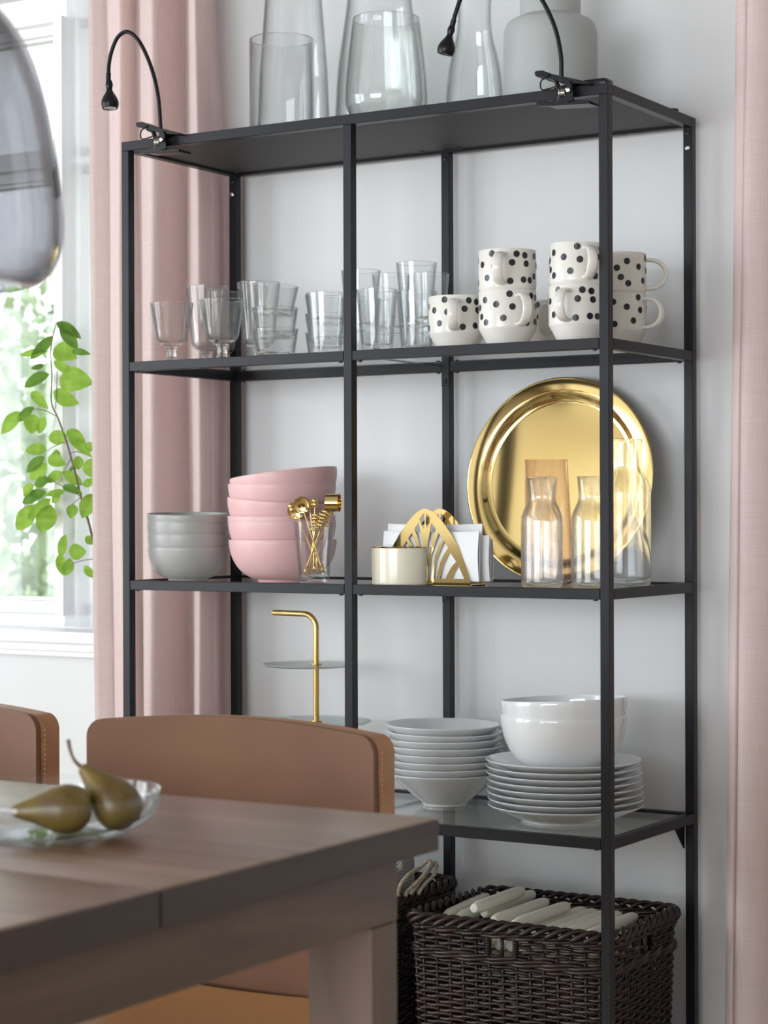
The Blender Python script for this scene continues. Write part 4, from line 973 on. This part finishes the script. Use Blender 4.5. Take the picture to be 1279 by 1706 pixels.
# ------------------------------------------------------------------ leather chairs
def chair(t):
    Wd = .45; zt = .782
    def back(nm, y0_, y1_, x0_, x1_, z0_, z1_, m, cr, lbl=None):
        b = MB(); nx_, nz_ = 40, 22; V = []
        for s in (0, 1):
            for j in range(nz_+1):
                for i in range(nx_+1):
                    u = .5-.5*math.cos(PI*i/nx_); v = 1-(1-j/nz_)**2; X = x0_+(x1_-x0_)*u; Z = z0_+(z1_-z0_)*v
                    e = min(u, 1-u)*(x1_-x0_)
                    if e < cr: Z -= (cr-math.sqrt(max(cr*cr-(cr-e)**2, 0)))*v**4
                    Z += .012*math.sin(PI*u)*v
                    c = -.020*(2*u-1)**2
                    V.append((X, (y0_ if s == 0 else y1_)+c-.03*(v-1)*0, Z))
        n = (nx_+1)*(nz_+1); Fc = []
        for j in range(nz_):
            for i in range(nx_):
                a = j*(nx_+1)+i; Fc.append((a, a+1, a+nx_+2, a+nx_+1)); Fc.append((n+a, n+a+nx_+1, n+a+nx_+2, n+a+1))
        for i in range(nx_): Fc.append((i, n+i, n+i+1, i+1)); a = nz_*(nx_+1)+i; Fc.append((a, a+1, n+a+1, n+a))
        for j in range(nz_):
            a = j*(nx_+1); Fc.append((a, a+nx_+1, n+a+nx_+1, n+a)); a += nx_; Fc.append((a, n+a, n+a+nx_+1, a+nx_+1))
        b.add(V, Fc); o = b.build(nm, m, t, smooth=50)
        bv = o.modifiers.new('bevel', 'BEVEL'); bv.width = .0022; bv.segments = 2; bv.angle_limit = math.radians(50); return o
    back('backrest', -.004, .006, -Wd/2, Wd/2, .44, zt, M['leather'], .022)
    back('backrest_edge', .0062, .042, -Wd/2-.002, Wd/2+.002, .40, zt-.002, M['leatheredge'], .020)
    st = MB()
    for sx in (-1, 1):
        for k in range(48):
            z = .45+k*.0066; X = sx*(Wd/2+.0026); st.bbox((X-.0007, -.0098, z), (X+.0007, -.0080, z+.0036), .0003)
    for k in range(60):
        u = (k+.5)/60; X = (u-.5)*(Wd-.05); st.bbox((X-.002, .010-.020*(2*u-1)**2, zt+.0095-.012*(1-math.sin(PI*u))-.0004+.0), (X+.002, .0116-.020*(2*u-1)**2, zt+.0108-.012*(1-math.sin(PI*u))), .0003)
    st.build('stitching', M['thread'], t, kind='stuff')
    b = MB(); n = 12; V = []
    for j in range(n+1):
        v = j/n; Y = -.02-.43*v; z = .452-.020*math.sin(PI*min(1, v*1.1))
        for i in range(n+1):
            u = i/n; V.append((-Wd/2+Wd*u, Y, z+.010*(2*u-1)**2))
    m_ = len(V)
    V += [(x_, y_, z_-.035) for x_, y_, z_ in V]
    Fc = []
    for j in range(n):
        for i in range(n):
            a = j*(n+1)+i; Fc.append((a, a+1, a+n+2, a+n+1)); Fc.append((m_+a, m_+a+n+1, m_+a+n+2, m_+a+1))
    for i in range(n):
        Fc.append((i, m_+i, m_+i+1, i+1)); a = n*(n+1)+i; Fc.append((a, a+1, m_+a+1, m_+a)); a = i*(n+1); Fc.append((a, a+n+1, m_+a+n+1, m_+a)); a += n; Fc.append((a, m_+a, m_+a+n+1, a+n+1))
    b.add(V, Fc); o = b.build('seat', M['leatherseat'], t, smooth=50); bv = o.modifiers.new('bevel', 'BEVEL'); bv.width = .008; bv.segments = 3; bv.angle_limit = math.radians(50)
    for sx in (-1, 1):
        MB().tube([(sx*.19, .012, .415), (sx*.20, .04, .0)], .011, 10).build('leg', M['chairleg'], t, smooth=180); MB().tube([(sx*.19, -.40, .405), (sx*.20, -.43, .0)], .011, 10).build('leg', M['chairleg'], t, smooth=180)
ch = thing('leather_chair', 'tan leather dining chair tucked in behind the table, nearest the shelving', 'chair', (.883, -.872, 0), group='leather chairs behind the table'); chair(ch)
dup(ch, (.345, -.872, 0), (0, 0, 0), 'tan leather dining chair at the left edge, further along the table', 'leather chairs behind the table')

# ------------------------------------------------------------------ smoked glass pendant
pc = CAM+ray(-150, 300)/F*1.90
t = thing('pendant_lamp', 'smoked glass bell pendant lamp hanging at the upper left, out of focus', 'lamp', (pc.x, pc.y, 1.265))
PR = .1400
prof = [(.088, .000), (.108, .002), (.124, .010), (.1345, .026), (.1400, .050), (.1385, .085), (.1320, .13), (.1220, .18), (.1060, .225), (.080, .258), (.050, .275), (.030, .285), (.028, .30)]
pf = smooth_path([(a, c, 0) for a, c in prof], 4); pf = [(p.x, p.y) for p in pf]
MB().lathe(pf+[(r-.0035, z-(.0035 if z > .2 else 0)+.0005) for r, z in reversed(pf)]+[pf[0]], 96).build('glass_shade', M['smoke'], t, smooth=180)
MB().lathe([(0, .19), (.016, .19), (.02, .20), (.02, .29), (.031, .296), (.031, .312), (.012, .325), (0, .325)], 32).build('socket', M['blackplastic'], t)
MB().lathe([(0, .085), (.02, .09), (.03, .11), (.028, .135), (.016, .165), (.013, .19), (0, .19)], 28).build('bulb', M['bulb'] if 'bulb' in M else mat('unlit_bulb', (.8, .8, .78), .2), t, smooth=180)
MB().tube([(0, 0, .32), (0, 0, ZC-1.265-.02)], .003, 8).build('cord', M['blackplastic'], t); MB().lathe([(0, ZC-1.265), (.05, ZC-1.265), (.045, ZC-1.265-.025), (0, ZC-1.265-.03)], 32).build('ceiling_cup', M['blackplastic'], t)

# ------------------------------------------------------------------ leafy branch in a vase on the sill
YB = .372
def lp(zx, zy, Y=YB): return PY(zx/3.4125, 500+zy/3.4125, Y)
vx = PY(206, 1000, .378)
t0 = thing('glass_vase', 'clear glass vase on the sill hidden behind the pink curtain', 'vase', (vx.x, .378, WZ0+.032))
MB().lathe([(0, 0), (.026, 0), (.029, .01), (.027, .12), (.022, .17), (.0205, .17), (.025, .12), (.027, .012), (0, .008)], 32).build('vase_body', M['glass'], t0, smooth=60)
br = thing('leafy_branch', 'green leafy branch standing in front of the window at the left', 'plant', (vx.x, .378, WZ0+.045)); bo = br.location.copy()
sp = [lp(*q) for q in ((320, 130), (290, 265), (295, 440), (292, 580), (325, 660), (355, 740), (385, 830), (405, 900), (430, 990), (460, 1120), (500, 1250), (535, 1385), (590, 1540))]+[Vector((vx.x-.008, .378, .95)), Vector((vx.x, .378, WZ0+.045))]
MB().tube([p-bo for p in smooth_path(sp, 5)], lambda u: .0010+.0022*u, 8).build('stem', M['stem'], br, smooth=180)
for q in ([(325, 405), (322, 510), (315, 620)], [(190, 620), (250, 625), (320, 660)], [(270, 860), (300, 835), (385, 800)], [(355, 985), (375, 950), (400, 905)], [(280, 1020), (360, 1060), (455, 1115)], [(400, 1240), (395, 1180), (460, 1120)], [(400, 870), (440, 862), (490, 880)], [(410, 1500), (470, 1480), (560, 1470)]):
    MB().tube([p-bo for p in smooth_path([lp(*z) for z in q], 4)], .0009, 6).build('twig', M['stem'], br, smooth=180)
LV = [(320,120,460,215,60,1),(345,130,440,280,70,1),(300,205,170,340,55,1),(270,290,105,310,40,0),(300,270,435,330,105,0),(400,285,510,305,38,1),(300,345,435,430,50,0),(330,440,522,470,130,0),
 (275,420,130,490,75,1),(250,370,175,390,28,1),(300,520,445,590,90,0),(175,515,270,615,55,0),(190,610,95,690,55,1),(115,635,5,760,75,0),(185,645,180,760,85,0),(255,665,215,760,60,0),(380,770,270,790,75,0),
 (378,735,485,810,60,0),(385,760,520,890,55,0),(490,810,525,860,45,0),(265,850,140,850,70,0),(250,890,145,980,60,1),(320,850,320,905,42,0),(270,890,370,935,70,0),(265,930,165,1020,80,0),(445,885,445,965,55,0),
 (500,900,530,1010,80,0),(430,955,390,960,36,1),(355,985,255,1030,62,0),(360,975,470,1050,60,0),(280,1020,190,1050,62,1),(352,1050,465,1100,48,1),(190,1050,125,1110,60,0),(370,1085,250,1110,36,0),(255,1090,115,1150,70,1),
 (286,1130,150,1250,62,0),(200,1170,90,1310,95,0),(290,1165,230,1325,105,0),(340,1110,290,1150,46,0),(530,1100,465,1240,85,0),(530,1020,470,1060,42,0),(420,1160,400,1240,60,0),
 (400,1180,410,1280,70,2),(340,1310,465,1330,70,2),(370,1335,340,1470,52,0),(390,1430,490,1430,85,0),(340,1440,360,1570,60,0),(400,1470,370,1570,60,0),(480,1510,535,1580,46,0),(490,1340,530,1390,46,0)]
rnd = random.Random(5)
for a, c, e, f, wd, sh in LV:
    Yl = YB+(rnd.uniform(-.020, .020)) if sh != 2 else .462
    if sh == 2 or f > 1270: Yl = .385
    if sh == 2: Yl = .445
    p0, p1 = lp(a, c, YB if sh != 2 else .440), lp(e, f, Yl); L_ = (p1-p0).length; hw = wd/3.4125/789/2*1.14
    ax = (p1-p0).normalized(); nrm = (-fw+Vector((rnd.uniform(-.35, .35), 0, rnd.uniform(-.3, .5)))).normalized(); side = ax.cross(nrm).normalized(); nrm = side.cross(ax)
    nl, nw = 9, 4; V = []
    for i in range(nl+1):
        u = i/nl; wv = hw*(math.sin(PI*u**.85))**.75 if 0 < u < 1 else .0002
        for j in range(-nw//2, nw//2+1):
            s = j/(nw/2); V.append(p0+ax*(L_*u)+side*(s*wv)+nrm*(.22*abs(s)*wv-.10*L_*(u-.5)**2*2+rnd.uniform(-.0004, .0004))-bo)
    Fc = [(i*(nw+1)+j, i*(nw+1)+j+1, (i+1)*(nw+1)+j+1, (i+1)*(nw+1)+j) for i in range(nl) for j in range(nw)]
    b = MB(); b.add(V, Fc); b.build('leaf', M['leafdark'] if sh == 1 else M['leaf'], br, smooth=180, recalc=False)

# ------------------------------------------------------------------ garden outside
struct('ground', MB().box((-60, 1.2, -.62), (25, 70, -.6)), M['grass'])
struct('path', MB().box((-60, 3.0, -.6), (25, 9.0, -.585)), M['gravel'])
def tree(x, y, h, r, label, cat='tree', name='tree'):
    t = thing(name, label, cat, (x, y, -.6), group='blurred greenery in the garden'); rn = random.Random(int(x*10+y))
    if cat == 'tree': MB().tube([(0, 0, 0), (.05*r, 0, h*.5), (0, .05*r, h*.8)], lambda u: .12*(1-u*.6), 8).build('trunk', M['stem'], t, smooth=180)
    b = MB()
    for k in range(900 if cat == 'tree' else 420):
        d = Vector((rn.gauss(0, 1), rn.gauss(0, 1), rn.gauss(0, 1))).normalized()*rn.uniform(.55, 1); c = Vector((d.x*r, d.y*r, h-r*1.1+d.z*r*1.1 if cat == 'tree' else h*.5+d.z*h*.5))
        s = r*rn.uniform(.05, .10); e = Euler((rn.uniform(0, 6), rn.uniform(0, 6), 0)).to_matrix()
        b.add([c+e @ Vector(q)*s for q in ((-1, 0, 0), (0, -.6, .1), (1, 0, 0), (0, .6, .1))], [(0, 1, 2, 3)])
    b.build('foliage', M['foliage'], t, smooth=0, kind='stuff', recalc=False)
tree(-13.4, 14.0, 4.0, 1.9, 'blurred leafy tree seen through the window, left part of the view'); tree(-10.7, 17.2, 3.3, 1.5, 'blurred smaller tree close to the window mullion in the view')
tree(-16.8, 20, 5.2, 1.7, 'blurred tall tree behind the lawn, furthest from the window'); tree(-11.6, 13.0, .9, .8, 'low rounded shrub on the lawn outside the window', 'shrub', 'shrub')
